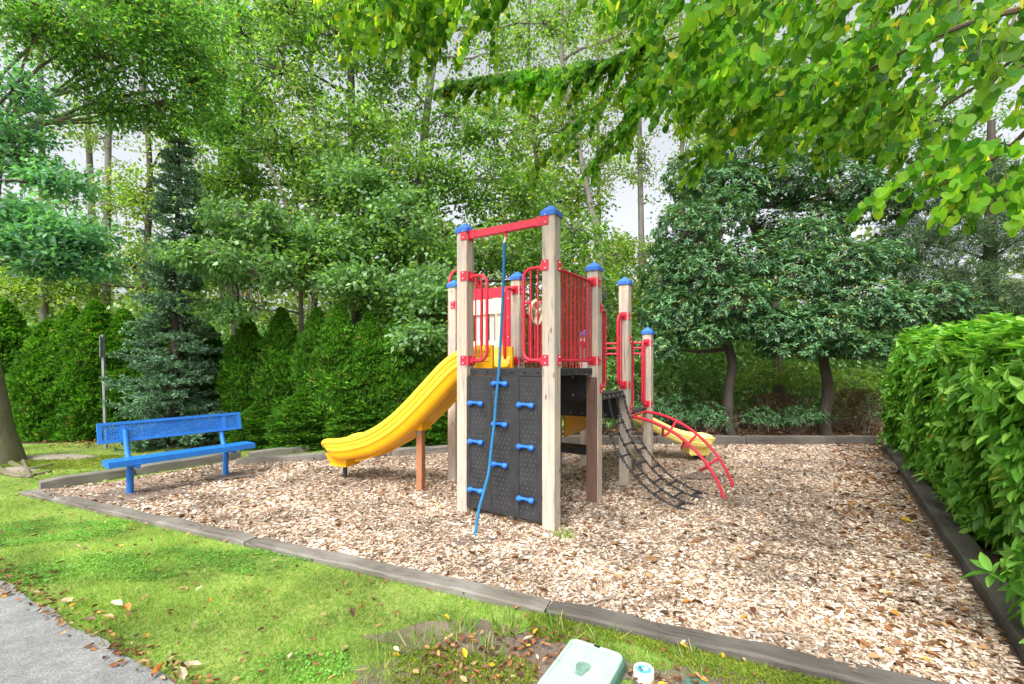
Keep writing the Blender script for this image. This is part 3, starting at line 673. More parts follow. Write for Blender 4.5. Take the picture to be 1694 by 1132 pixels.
# brown board on a post, bench shelf under the deck
m2 = MB(); m2.box(q(0,1,.70)-dv3*(hw+.008)+du3*.002, du3*(hw-.004), dv3*.007, Z3*.745); obj('post_board', m2, 'brownwood', PS, label='dark brown stained board on the post below the deck')
m2 = MB(); m2.box(q(.72,2,.40)-dv3*.02, du3*.30, dv3*.13, Z3*.02); m2.box(q(.72,2,.355)-dv3*.14, du3*.30, dv3*.01, Z3*.03)
m2.box(q(.985,1.93,.2), du3*.02, dv3*.02, Z3*.2); m2.box(q(.47,1.93,.17), du3*.02, dv3*.02, Z3*.2)
obj('shelf', m2, 'black', PS)
# climbing wall
WV = -.045     # plane offset along v
wa0, wa1 = 1-.068/1.05-.002, .068/1.05+.002     # u cells: left edge, right edge
def wp(px, py, off=0.):    # point on the wall plane seen at a pixel of the photograph
    c = q(0,0)+dv3*(WV-off); dx = (px-CX)/F; # ray (dx,1)
    # c + s*du = t*(dx,1)
    A_ = np.array([[du[0], -dx],[du[1], -1.]]); s, t = np.linalg.solve(A_, -c[:2]); return s, H-(py-HZ)/F*t
def wq(s, z, off=0.): return q(0,0,z)+dv3*(WV-off)+du3*s
sl, sr = 1.05-hw-.002, hw+.002
zb = .075
m2 = MB(); m2.box(wq((sl+sr)/2, (zb+1.475)/2), du3*(sl-sr)/2, dv3*.012, Z3*(1.475-zb)/2)
wall = obj('climbing_wall', m2, 'black', PS)
for s in (wp(811,740)[0], wp(857,740)[0], sl-.02, sr+.02):
    m3 = MB(); m3.box(wq(s, (zb+1.46)/2, .014), du3*.022, dv3*.004, Z3*(1.44-zb)/2); obj('wall_rib', m3, 'black', wall)
m3 = MB()
for cpx in (789.5, 829, 871.6):
    s0, _ = wp(cpx, 740)
    for r_ in range(29):
        z = 1.40-r_*.0465; k = 5
        for c_ in range(k):
            s = s0+(c_-2)*.047+(.023 if r_ % 2 else 0)-.011
            if z > zb+.05 and rng.uniform() < .96: m3.add([wq(s+.0055,z,.012), wq(s,z-.0055,.012), wq(s-.0055,z,.012), wq(s,z+.0055,.012), wq(s,z,.018)], [(0,1,4),(1,2,4),(2,3,4),(3,0,4)])
obj('grip_bumps', m3, 'dot', wall)
hold0 = None
for px, py in ((789.5,667),(789.5,730.5),(789.5,810),(829,634.5),(829,701.5),(829,768),(871.6,670),(871.6,739),(871.6,825)):
    s, z = wp(px, py); c = wq(s, z, .03)
    if hold0 is None:
        m3 = MB(); xs_ = [-.098,-.090,-.072,-.055,-.038,-.015,.015,.038,.055,.072,.090,.098]; rs = [.006,.024,.031,.027,.017,.0145,.0145,.017,.027,.031,.024,.006]
        m3.tube([c+du3*x+Z3*(.013*math.cos(x/.085*math.pi/2)-.006)-dv3*(.014*math.cos(x/.085*math.pi/2)) for x in xs_], rs, 12)
        for sg in (-1,1): m3.ball(c+du3*.072*sg-dv3*.026-Z3*.004, .012, 8, 5, 1)
        hold0 = obj('hand_hold', m3, ['holdblue','capblue'], wall, origin=c, smooth=True)
    else: copychild(hold0, wall, c)
# playhouse panel A-P4 : cream panel with slats, red header and side plate
m2 = MB(); m2.box(q(1.16,1,2.08), du3*.085, dv3*.016, Z3*.48); m2.box(q(1.5,1,2.545)-dv3*.0, du3*.45, dv3*.014, Z3*.065); m2.box(q(1.92,1,2.2), du3*.03, dv3*.016, Z3*.4)
pf = obj('panel_frame', m2, 'red', PS)
for z in (1.72,1.95,2.2,2.45):
    m3 = MB(); m3.ball(q(1.13,1,z)-dv3*.02, .010, 6, 4); obj('bolt', m3, 'bolt', pf)
for zc, zh, z in ((2.36,.10,2.30),(1.86,.045,1.86)):
    m2 = MB(); m2.box(q(1.55,1,zc)-dv3*.02, du3*.36, dv3*.018, Z3*zh)
    for i in range(4): m2.ball(q(1.29+.17*i,1,z)-dv3*.042, .010, 6, 4, 1)
    obj('play_panel', m2, ['cream','bolt'], PS)
for i in range(6):
    m2 = MB(); m2.box(q(1.27+.112*i,1,2.08), du3*.036, dv3*.009, Z3*.20); obj('slat', m2, 'slatgrey' if i % 2 else 'cream', PS)
m2 = MB(); bracket(pf, 2, 1, 2.42, -du3)
# steering wheel
wc = q(1,1.36,2.29)-du3*.05; m2 = MB()
m2.tube([wc+dv3*.155*math.cos(t)+Z3*.155*math.sin(t) for t in np.linspace(0,2*math.pi,25)], .024, 8, cap=False)
m2.ball(wc, .045, 10, 6, sc=(1,1,1))
for k in range(3):
    t = k*2.094+.5; m2.tube([wc, wc+dv3*.15*math.cos(t)+Z3*.15*math.sin(t)], .022, 6)
obj('steering_wheel', m2, 'cream', PS, smooth=True)
# loop ladder behind the back-left post, with its two upper pipes
o0 = du3*.20
def lp(vv, z): return q(2, 0, z)+o0+dv3*vv
m2 = MB(); v0, v1, zt = 1.20, 1.92, 2.99; r = .22
pts = [lp(v0,-.1), lp(v0,zt-r)]+[lp(v0+r-r*math.cos(t), zt-r+r*math.sin(t)) for t in np.linspace(.2,math.pi/2,6)]+[lp(v1-r+r*math.sin(t), zt-r+r*math.cos(t)) for t in np.linspace(0,math.pi/2-.2,6)]+[lp(v1,zt-r), lp(v1,-.1)]
m2.tube(pts, .02, 8); ll = obj('loop_ladder', m2, 'red', PS, smooth=True)
for i in range(6):
    m3 = MB(); m3.tube([lp(v0,.25+.28*i), lp(v1,.25+.28*i)], .014, 8); obj('rung', m3, 'red', ll, smooth=True)
for z, zz in ((2.80,2.66),(2.62,2.56)):
    m3 = MB(); m3.tube([lp(v1,z), lp(2.6,z), lp(3.1,zz)], .017, 8); obj('overhead_pipe', m3, 'red', ll, smooth=True)

# slides
def sweep_slide(path, widths, profile, wdir, mats, name, label):
    """path: list of (x,y,z) of rim centre; profile: list of (w in half widths, n down)"""
    P_ = [np.array(p, float) for p in path]; m2 = MB(); n = len(profile); rings = []
    for i, p in enumerate(P_):
        t = unit(P_[min(i+1,len(P_)-1)]-P_[max(i-1,0)]); w = unit(np.array([wdir(i)[0], wdir(i)[1], 0])); w = unit(w-t*np.dot(w,t)); nn = np.cross(t, w); nn = nn if nn[2] > 0 else -nn
        for (a, b, mi) in profile: rings.append(p+w*a*widths[i][0]+nn*b*widths[i][1])
    fs = []; mi_ = []
    m2.v = [tuple(r) for r in rings]
    for i in range(len(P_)-1):
        for j in range(n):
            m2.f.append((i*n+j, i*n+(j+1)%n, (i+1)*n+(j+1)%n, (i+1)*n+j)); m2.m.append(profile[j][2])
    m2.f.append(tuple(range(n-1,-1,-1))); m2.m.append(0); m2.f.append(tuple((len(P_)-1)*n+j for j in range(n))); m2.m.append(0)
    return m2
def mkprofile():
    o = [(-1.0,-.02,2),(-1.02,-.10,2),(-1.015,-.20,2),(-1.0,-.215,3),(-.985,-.23,2),(-.99,-.37,2),(-.98,-.385,3),(-.96,-.40,2),(-.965,-.56,0),(-.95,-.575,3),(-.93,-.59,0),(-.91,-.74,0),(-.83,-.90,0),(-.70,-.98,0),
         (-.5,-1.0,0),(-.46,-.96,0),(.46,-.96,0),(.5,-1.0,0),(.70,-.98,0),(.83,-.90,0),(.91,-.74,0),(.93,-.59,0),(.96,-.40,0),(1.0,-.2,2),(1.02,-.10,2),(1.0,-.02,2),(.95,.0,2),(.89,-.03,2),(.84,-.12,2),(.78,-.45,0),(.70,-.66,0),(.5,-.76,0),(0,-.79,0),
         (-.5,-.76,0),(-.70,-.66,0),(-.78,-.45,0),(-.84,-.12,2),(-.89,-.03,2),(-.95,.0,2)]
    return [(a, b, {0:0,2:1,3:2}[k]) for a, b, k in o]
sd_ = np.array([-.911,.411]); s0 = np.array([-.217,5.40])
import bisect
zt_ = [(-.12,1.80),(.1,1.80),(.27,1.775),(.42,1.715),(.55,1.62),(.75,1.435),(1.0,1.20),(1.25,.985),(1.5,.82),(1.75,.705),(2.0,.64),(2.2,.607),(2.35,.585),(2.45,.55),(2.52,.50),(2.56,.43)]
def interp(tab, t):
    xs_ = [a for a, b in tab]; return float(np.interp(t, xs_, [b for a, b in tab]))
def smooth_interp(tab, t, e=.08): return sum(interp(tab, t+k*e) for k in (-1,-.5,0,.5,1))/5
ts = list(np.linspace(-.10,2.3,34))+[2.36,2.42,2.47,2.51,2.545,2.565]
path = []; widths = []
DEP = .305
for t in ts:
    z = smooth_interp(zt_, t) if t < 2.2 else .607-.03*(t-2.2)
    k = 1.0 if t < 2.28 else math.sqrt(max(0, 1-((t-2.28)/.295)**2))
    bot = z-DEP; drop = .17*(1-k)
    path.append([*(s0+sd_*t), z-drop]); widths.append((.31*(.45+.55*k), max(.05, (z-drop)-(.607-DEP+.02*(1-k)))) if t > 2.2 else (.31, DEP))
wd = np.array([.411,.911])
m2 = sweep_slide(path, widths, mkprofile(), lambda i: wd, None, '', '')
sld = obj('slide', m2, ['yellow','yellowrim','yellowgroove'], PS, smooth=50, label='large faded yellow straight slide facing the bench')
def s2(t, w=0.): p = s0+sd_*t+wd*w; return np.array([p[0], p[1], 0.])
sd3 = np.array([*sd_,0]); wd3 = np.array([*wd,0])
for w in (-.135,.135):
    m3 = MB(); m3.tube([s2(t, w)+Z3*(smooth_interp(zt_, t)-.335) for t in np.linspace(.05,2.0,14)], .02, 6); obj('underside_rib', m3, 'yellow', sld, smooth=True)
m3 = MB(); b0 = s2(1.03,-.02); 
tp = [b0+sd3*x*.10+wd3*y*.12+Z3*1.00 for x, y in ((-1,-1),(1,-1),(1,1),(-1,1))]; bt_ = [b0+sd3*x*.085+wd3*y*.10+Z3*.765 for x, y in ((-1,-1),(1,-1),(1,1),(-1,1))]
m3.add(bt_+tp, [(3,2,1,0),(4,5,6,7),(0,1,5,4),(1,2,6,5),(2,3,7,6),(3,0,4,7)]); obj('saddle', m3, 'yellow', sld)
m3 = MB(); m3.box(b0+Z3*.35, sd3*.043, wd3*.043, Z3*.44, bev=.005); sp = obj('support_post', m3, 'orangewood', sld)
m3 = MB(); m3.box(b0+Z3*.725-wd3*.046-sd3*.0, sd3*.025, wd3*.002, Z3*.03); obj('metal_plate', m3, 'galv', sp)
e = s2(2.30,-.02); m3 = MB()
tp = [e+sd3*x*.20+wd3*y*.17+Z3*.37 for x, y in ((-1,-1),(1,-1),(1,1),(-1,1))]; md = [e+sd3*x*.14+wd3*y*.13+Z3*.235 for x, y in ((-1,-1),(1,-1),(1,1),(-1,1))]; bm = [p-Z3*.035+0*p for p in md]
m3.add(bm+md+tp, [(3,2,1,0)]+[(k*4+i,k*4+(i+1)%4,k*4+4+(i+1)%4,k*4+4+i) for k in (0,1) for i in range(4)]+[(8,9,10,11)]); obj('foot_block', m3, 'yellow', sld)
m3 = MB(); m3.tube([e+Z3*.22, e-Z3*.05], .028, 10); obj('foot_pole', m3, 'black', sld, smooth=True)
# slide entrance hood wings
for w in (-.27,.27):
    m3 = MB(); m3.box(s2(-.03,w)+Z3*1.68, sd3*.10, wd3*.022, Z3*.13); obj('entry_side', m3, 'yellow', sld)
# small curved slide at the far end
pts = [(1.50,7.42,.97),(1.62,7.62,.97),(1.78,7.78,.93),(1.98,7.86,.86),(2.20,7.86,.77),(2.42,7.83,.67),(2.62,7.80,.57),(2.82,7.77,.475),(3.00,7.74,.42),(3.16,7.72,.40),(3.27,7.70,.40),(3.35,7.69,.39),(3.39,7.685,.375),(3.41,7.68,.35)]
def cr(P_, m):
    P_ = [np.array(p, float) for p in P_]; out = []
    for i in range(len(P_)-1):
        a, b, c, d = P_[max(i-1,0)], P_[i], P_[i+1], P_[min(i+2,len(P_)-1)]
        for k in range(m):
            t = k/m; out.append(.5*((2*b)+(-a+c)*t+(2*a-5*b+4*c-d)*t*t+(-a+3*b-3*c+d)*t**3))
    return out+[P_[-1]]
pp = cr(pts, 3); ws = []
for i, p in enumerate(pp):
    k = 1 if p[0] < 3.2 else max(.15, math.sqrt(max(0, 1-((p[0]-3.2)/.215)**2))); ws.append((.27*(.5+.5*k), .20*(.4+.6*k)))
def wdr(i):
    t = pp[min(i+1,len(pp)-1)]-pp[max(i-1,0)]; return np.array([-t[1], t[0]])
pr = [(a, b, {0:0,1:0,2:1}[k]) for a, b, k in mkprofile()]
m2 = sweep_slide(pp, ws, pr, wdr, None, '', ''); sl2 = obj('slide', m2, ['paleyellow','yellowgroove'], PS, smooth=50, label='small pale yellow slide behind the red arch climber')
e = np.array([3.13,7.74,0]); m3 = MB(); ex = np.array([1,0,0]); ey = np.array([0,1.,0])
m3.box(e+Z3*.17, ex*.17, ey*.15, Z3*.07); m3.box(e+Z3*.12, ex*.155, ey*.14, Z3*.05); obj('foot_block', m3, 'paleyellow', sl2)
m3 = MB(); m3.tube([e+Z3*.1, e-Z3*.2], .03, 10); obj('foot_pole', m3, 'black', sl2, smooth=True)
for s_ in (-.24,.24):
    m3 = MB(); m3.box(q(.5,3,1.05)+du3*s_+dv3*.06, du3*.02, dv3*.09, Z3*.13); obj('entry_side', m3, 'paleyellow', sl2)
# arch climber
g0, g1 = G(1201,829,-.03), G(1216,811,-.05)
st = [q(0,2.16,.865)-du3*.0, q(0,2.86,.865)]
def arch(a, g):
    mid = a+(g-a)*.0; out = []
    d = g-a; d[2] = 0; h = a[2]-g[2]
    for t in np.linspace(0,1,22):
        ang = t*1.36; x = math.sin(ang)/math.sin(1.36); z = (math.cos(ang)-math.cos(1.36))/(1-math.cos(1.36)); out.append(np.array([a[0]+d[0]*x, a[1]+d[1]*x, g[2]-.05+(h+.05)*z]))
    return out
A1, A2 = arch(st[0], g0), arch(st[1], g1)
m2 = MB(); m2.tube([A1[0]+Z3*.0-(A2[0]-A1[0])*.03, A2[0]+(A2[0]-A1[0])*.03], .016, 8); ac = obj('arch_climber', m2, 'red', PS, smooth=True)
for A_ in (A1, A2):
    m2 = MB(); m2.tube(A_, .021, 8); obj('side_rail', m2, 'red', ac, smooth=True)
for k in (6,10,15):
    a, b = A1[k], A2[k]; back = unit(np.cross(b-a, A1[k+1]-A1[k-1])); back = back if back[2] < 0 else -back
    mm_ = b-a; m3 = MB(); m3.tube([a, a+mm_*.28+back*.16, a+mm_*.34+back*.175, a+mm_*.66+back*.175, a+mm_*.72+back*.16, b], .017, 8); obj('rung', m3, 'red', ac, smooth=True)
# chain net
tops = [q(0, 1+t, 1.175)-du3*.025 for t in (.10,.36,.62,.90)]
ends = [G(1138,847), G(1156,843), G(1158,826), G(1171,820)]
for e_ in ends: e_[2] = .02
ends[1] = ends[0]+(ends[3]-ends[0])*.30; ends[2] = ends[0]+(ends[3]-ends[0])*.70
curves = []
for a, b in zip(tops, ends):
    c = []
    for t in np.linspace(0,1,200):
        s_ = t; xy = a+(b-a)*(.10*t+.90*t**1.45); z = .02+(a[2]-.02)*(1-t)**1.75; c.append(np.array([xy[0], xy[1], z]))
    L = [0]
    for i in range(1,200): L.append(L[-1]+np.linalg.norm(c[i]-c[i-1]))
    curves.append((c, L))
def at(cv, s_):
    c, L = cv; i = min(198, max(0, bisect.bisect(L, s_)-1)); f = (s_-L[i])/max(1e-9, L[i+1]-L[i]); return c[i]+(c[i+1]-c[i])*f
m2 = MB(); m2.tube([q(0,1.07,1.178)-du3*.018, q(0,1.93,1.178)-du3*.018], .012, 8); net = obj('chain_net', m2, 'chain', PS, smooth=True)
for cv in curves:
    m2 = MB(); Lt = cv[1][-1]; nl = int(Lt/.036)
    for i in range(nl):
        p = at(cv, Lt*i/nl); p2 = at(cv, Lt*(i+1)/nl); t = unit(p2-p); a = unit(np.cross(t, [.3,.9,.1])); b = np.cross(t, a)
        if i % 2: a, b = b, a
        c = (p+p2)/2; m2.tube([c+t*.026*math.cos(w)+a*.0125*math.sin(w) for w in np.linspace(0,2*math.pi,9)], .0058, 4, cap=False)
    obj('chain', m2, 'chain', net)
for j in range(3):
    for i in range(5):
        fr_ = (.27+.165*i) if j != 1 else (.20+.165*i)
        if fr_ > .99: fr_ = .985
        a = at(curves[j], curves[j][1][-1]*fr_); b = at(curves[j+1], curves[j+1][1][-1]*fr_); m3 = MB()
        m3.tube([a, a+(b-a)*.12, a+(b-a)*.2, a+(b-a)*.8, a+(b-a)*.88, b], [.020,.020,.012,.012,.020,.020], 8); obj('rung', m3, 'chain', net, smooth=True)
# rope
rp = [(834,402),(833.3,440),(832.4,479),(830,530),(827,585),(825.5,613),(820.7,661),(818,698),(813,740.5),(808.8,780),(799.5,817),(791.6,846.5),(785,891)]
Ys = [4.665,4.665,4.66,4.655,4.64,4.62,4.57,4.53,4.47,4.41,4.33,4.26,4.165]
pts = [P(x, y, Y) for (x, y), Y in zip(rp, Ys)]; pts[-1][2] = -.02
pp2 = cr(pts, 4)
RP = empty('climbing_rope', [pts[-1][0], pts[-1][1], 0], 'teal blue climbing rope hanging from the red beam in front of the black climbing wall', 'rope')
m2 = MB(); m2.tube(pp2, .0145, 8); obj('rope', m2, 'rope', RP, smooth=True)
m2 = MB(); m2.tube([q(.5,0,2.905), pts[0]+Z3*.0], .012, 8); obj('rope_sleeve', m2, 'white', RP, smooth=True)

# ---------------------------------------------------------------- bench
bd = unit(np.array([.57,.82])); bd3 = np.array([*bd,0]); bn3 = np.array([bd[1],-bd[0],0])
L1, L2 = np.array([-4.67,5.565,0]), np.array([-4.085,6.495,0]); bm_ = (L1+L2)/2
BN = empty('park_bench', bm_, 'long blue coated metal bench with perforated backrest standing at the edge of the chips', 'bench')
m2 = MB(); c = bm_+bn3*.15+Z3*.440; LS = .81
m2.box(c+Z3*.012, bd3*LS, bn3*.13, Z3*.012); m2.box(c-bn3*.125-Z3*.02, bd3*LS, bn3*.008, Z3*.025); m2.box(c+bn3*.125-Z3*.02, bd3*LS, bn3*.008, Z3*.025)
m2.box(c-bd3*(LS-.008)-Z3*.02, bd3*.008, bn3*.117, Z3*.0245); m2.box(c+bd3*(LS-.008)-Z3*.02, bd3*.008, bn3*.117, Z3*.0245)
obj('seat', m2, 'blue', BN)
# backrest lattice
up = unit(Z3*.97-bn3*.20); fn = np.cross(bd3, up); c = bm_-bn3*.17+Z3*.755; HB = .125; m2 = MB()
m2.box(c+up*(HB-.018), bd3*LS, fn*.018, up*.018); m2.box(c-up*(HB-.018), bd3*LS, fn*.018, up*.018)
for x in (-1,1): m2.box(c+bd3*x*(LS-.02), bd3*.02, fn*.0175, up*(HB-.036))
ribs = (-.57,.58)
for x in ribs: m2.box(c+bd3*x, bd3*.028, fn*.012, up*(HB-.036))
bk = obj('backrest', m2, 'blue', BN)
m3 = MB(); x0, x1 = -LS+.04, LS-.04; y1_ = HB-.036; sp_ = .0235; n = int((x1-x0)/sp_)
for i in range(n+1): m3.box(c+bd3*(x0+(x1-x0)*i/n), bd3*.0056, fn*.004, up*y1_)
k = int(2*y1_/sp_)
for i in range(k+1): m3.box(c+up*(-y1_+2*y1_*i/k)+fn*.0012, bd3*(x1-x0)/2, fn*.004, up*.0056)
obj('perforated_panel', m3, 'blue', bk)
for Lq in (L1, L2):
    m3 = MB(); m3.tube([Lq-Z3*.1, Lq+Z3*.40], .036, 14); lg = obj('leg', m3, 'blue', BN, smooth=True)
    m3 = MB(); m3.tube([Lq-bn3*.10+Z3*.385, Lq+bn3*.27+Z3*.385], .030, 12); m3.box(Lq+bn3*.12+Z3*.408, bd3*.05, bn3*.16, Z3*.007); obj('seat_arm', m3, 'blue', BN, smooth=True)
    m3 = MB(); m3.tube([Lq-bn3*.03+Z3*.40, Lq-bn3*.10+Z3*.50, Lq-bn3*.165+Z3*.70, Lq-bn3*.185+Z3*.78], .030, 12); obj('back_support', m3, 'blue', BN, smooth=True)
    m3 = MB(); t = Lq+bn3*.27+Z3*.385; m3.tube([t, t+bn3*.008], .022, 12); obj('tube_plug', m3, 'holdblue', BN, smooth=True)

# ---------------------------------------------------------------- sign pole, boxes, sticks, rocks
g = np.array([(175-CX)/F*8.6, 8.6, 0]); SP = empty('sign_pole', g, 'thin galvanised pole standing in front of the left hedge trees, sign seen edge-on', 'sign pole')
m2 = MB(); lean = np.array([-.06,0,0])
m2.box(g+lean*.5+Z3*1.07, [.022,0,0], [0,.018,0], Z3*1.08+lean*.5); obj('pole', m2, 'galv', SP)
m2 = MB(); m2.box(g+lean*.95+Z3*1.93+np.array([-.03,-.02,0]), [.005,.004,0], [-.060,.078,0], Z3*.20); obj('sign_plate', m2, 'galv', SP)
def rrect(cx_, cy_, w, l, r, z, ang, n=5):
    out = []; ca, sa = math.cos(ang), math.sin(ang)
    for sx, sy, a0 in ((1,1,0),(-1,1,90),(-1,-1,180),(1,-1,270)):
        for k in range(n+1):
            a = R(a0+90*k/n); x = sx*(w/2-r)+r*math.cos(a); y = sy*(l/2-r)+r*math.sin(a); out.append(np.array([cx_+x*ca-y*sa, cy_+x*sa+y*ca, z]))
    return out
ang = math.atan2(-.155,.26)
bc = np.array([.485,2.48])+np.array([-.55,-.83])*.25
VB = empty('valve_box', [*bc,0], 'pale green plastic utility box lid with a dark wet stain, in the lawn', 'utility box')
def loft(rings, mi=None, cap=True):
    m_ = MB(); n = len(rings[0]); m_.v = [tuple(p) for r_ in rings for p in r_]
    for k in range(len(rings)-1): m_.f += [(k*n+i, k*n+(i+1)%n, (k+1)*n+(i+1)%n, (k+1)*n+i) for i in range(n)]
    if cap: m_.f += [tuple((len(rings)-1)*n+i for i in range(n))]
    m_.m = [0]*len(m_.f); return m_
def RB(w, l, r, z): return rrect(bc[0], bc[1], w, l, r, z, ang+0)
m2 = loft([RB(.335,.50,.05,-.05), RB(.325,.49,.05,.045), RB(.315,.48,.045,.05)]); obj('box_body', m2, 'boxdark', VB)
m2 = loft([RB(.30,.465,.045,.046), RB(.30,.465,.045,.066), RB(.29,.455,.04,.072), RB(.262,.427,.03,.072), RB(.258,.423,.03,.067)])
lid = obj('lid', m2, 'boxgreen', VB)
ca, sa = math.cos(ang), math.sin(ang)
def lb(x, y, z): return np.array([bc[0]+x*ca-y*sa, bc[1]+x*sa+y*ca, z])
m3 = MB()
for i in range(17):
    for j in range(26):
        x = -.112+.014*i; y = -.20+.0158*j
        if abs(x) < .05 and -.09 < y < .06: continue
        p = lb(x, y, .0675); m3.add([p+[.0028,0,0],p+[0,.0028,0],p-[.0028,0,0],p-[0,.0028,0],p+[0,0,.0022]], [(0,1,4),(1,2,4),(2,3,4),(3,0,4)])
obj('tread_dots', m3, 'boxgreen', lid)
m3 = MB(); ring = [lb(.052*math.cos(t)*(1+.25*math.sin(3*t))*(1.0 if math.cos(t) < .5 else .8), .01+.095*math.sin(t)*(1+.2*math.cos(2*t)), .0685) for t in np.linspace(0,2*math.pi,20)[:-1]]
m3.prism([lb(0,.02,0)*[1,1,0]+(p-lb(0,.02,0))*[.7,.7,1]+[0,0,.0] for p in ring], (0,0,.0012)); obj('wet_stain', m3, 'stain', lid)
m3 = MB(); m3.box(lb(0,.218,.0725), np.array([ca,sa,0])*.016, np.array([-sa,ca,0])*.006, Z3*.002); obj('lid_slot', m3, 'holeblack', lid)
wcx = G(1065,1113,.03); WB = empty('meter_cap', [wcx[0],wcx[1],0], 'small round white cap with a teal face, right of the green utility box', 'meter cap')
def circ(r, z, n=24, o=(0,0)): return [np.array([wcx[0]+o[0]+r*math.cos(t), wcx[1]+o[1]+r*math.sin(t), z]) for t in np.linspace(0,2*math.pi,n+1)[:-1]]
m2 = loft([circ(.050,-.03),circ(.052,.045),circ(.049,.052),circ(.041,.052),circ(.040,.045)]); obj('cap_body', m2, 'white', WB, smooth=True)
m2 = loft([circ(.0385,.0452),circ(.038,.0465)]); obj('cap_face', m2, 'teal', WB)
m2 = MB(); m2.box([wcx[0]+.012,wcx[1]+.004,.048], [.008,-.004,0],[.006,.012,0],[0,0,.0014]); m2.box([wcx[0]-.014,wcx[1]-.008,.048],[.004,0,0],[0,.004,0],[0,0,.002],1); m2.box([wcx[0]-.016,wcx[1]+.01,.048],[.005,0,0],[0,.005,0],[0,0,.002],1)
obj('cap_markings', m2, ['white','black'], WB)
gl = G(1125,1122); ang2 = ang; 
GB = MB(); GB.v = []; 
bc2 = gl[:2]+np.array([.05,-.14]); m2 = loft([rrect(bc2[0],bc2[1],.18,.26,.03,-.03,ang), rrect(bc2[0],bc2[1],.18,.26,.03,.004,ang), rrect(bc2[0],bc2[1],.165,.245,.03,.009,ang)])
o = obj('ground_box', m2, 'boxdark'); tagall(o, 'dark green ground box partly under leaves at the bottom edge, right of the round cap', 'utility box')
def stick(p0, p1, r, lab, mat='twigpale', lift=.03):
    p0 = G(*p0); p1 = G(*p1); p0[2] = p1[2] = lift; m_ = MB(); w = wander(p0, p1, 10, .06); m_.tube(w, tap(r, r*.4, 10), 6)
    m_.tube([w[6], w[6]+unit(p1-p0)*.09+np.array([.03,.05,.01])], [r*.5,r*.2], 5)
    o = obj('fallen_twig', m_, mat, smooth=True); tagall(o, lab, 'twig', 'fallen twigs')
stick((1237,914),(1350,942),.008,'long crooked twig on the chips right of the structure','twig')
stick((1240,1057),(1345,1062),.010,'pale twig on the chips near the front timber')
stick((965,1010),(1022,992),.008,'short grey twig on the chips beside the front timber joint')
stick((1395,1078),(1440,1100),.006,'thin pale twig in the near right corner of the bed')
def tuft(px, py, n, h, lab, r=.09, mat='grass'):
    g = G(px, py); g[2] = float(gz(g[0], g[1])); a = rng.uniform(0, 6.28, n); rr = r*np.sqrt(rng.uniform(0,1,n)); C = np.column_stack([g[0]+rr*np.cos(a), g[1]+rr*np.sin(a), np.full(n, g[2])])
    D = np.column_stack([np.cos(a)*.6*rr/r, np.sin(a)*.6*rr/r, np.ones(n)*.8])+rng.normal(0,.2,(n,3))
    leafcloud('grass_tuft', C, D, h, T_GR, mat, roll=3, wid=rng.uniform(.08,.13,n), svar=.4, origin=(g[0],g[1],0), label=lab, category='grass tuft')
tuft(935,889,170,.06,'bright green grass tuft at the foot of the front right post')
tuft(937,810,40,.04,'tiny grass tuft on the chips behind the front right post', .05)
tuft(605,935,60,.03,'low mossy grass patch at the bed edge behind the front timber', .13,'moss')
for px, py, hh in ((700,1065,.07),(760,1050,.075),(840,1040,.08),(925,1050,.08),(640,1100,.07),(800,1090,.07),(1005,1062,.06),(1150,1100,.06)):
    g = G(px, py); tuft(px, py, 70, hh, {700:'grass tuft at the left rim of the bare soil patch',760:'grass tuft in the middle of the bare soil patch',840:'long grass tuft left of the green utility box',925:'long grass tuft between the green lid and the front timber',640:'grass tuft below the edge of the short lawn',800:'grass tuft at the bottom edge among brown leaves',1005:'grass tuft behind the green utility box',1150:'grass tuft right of the round cap'}[px], .10)

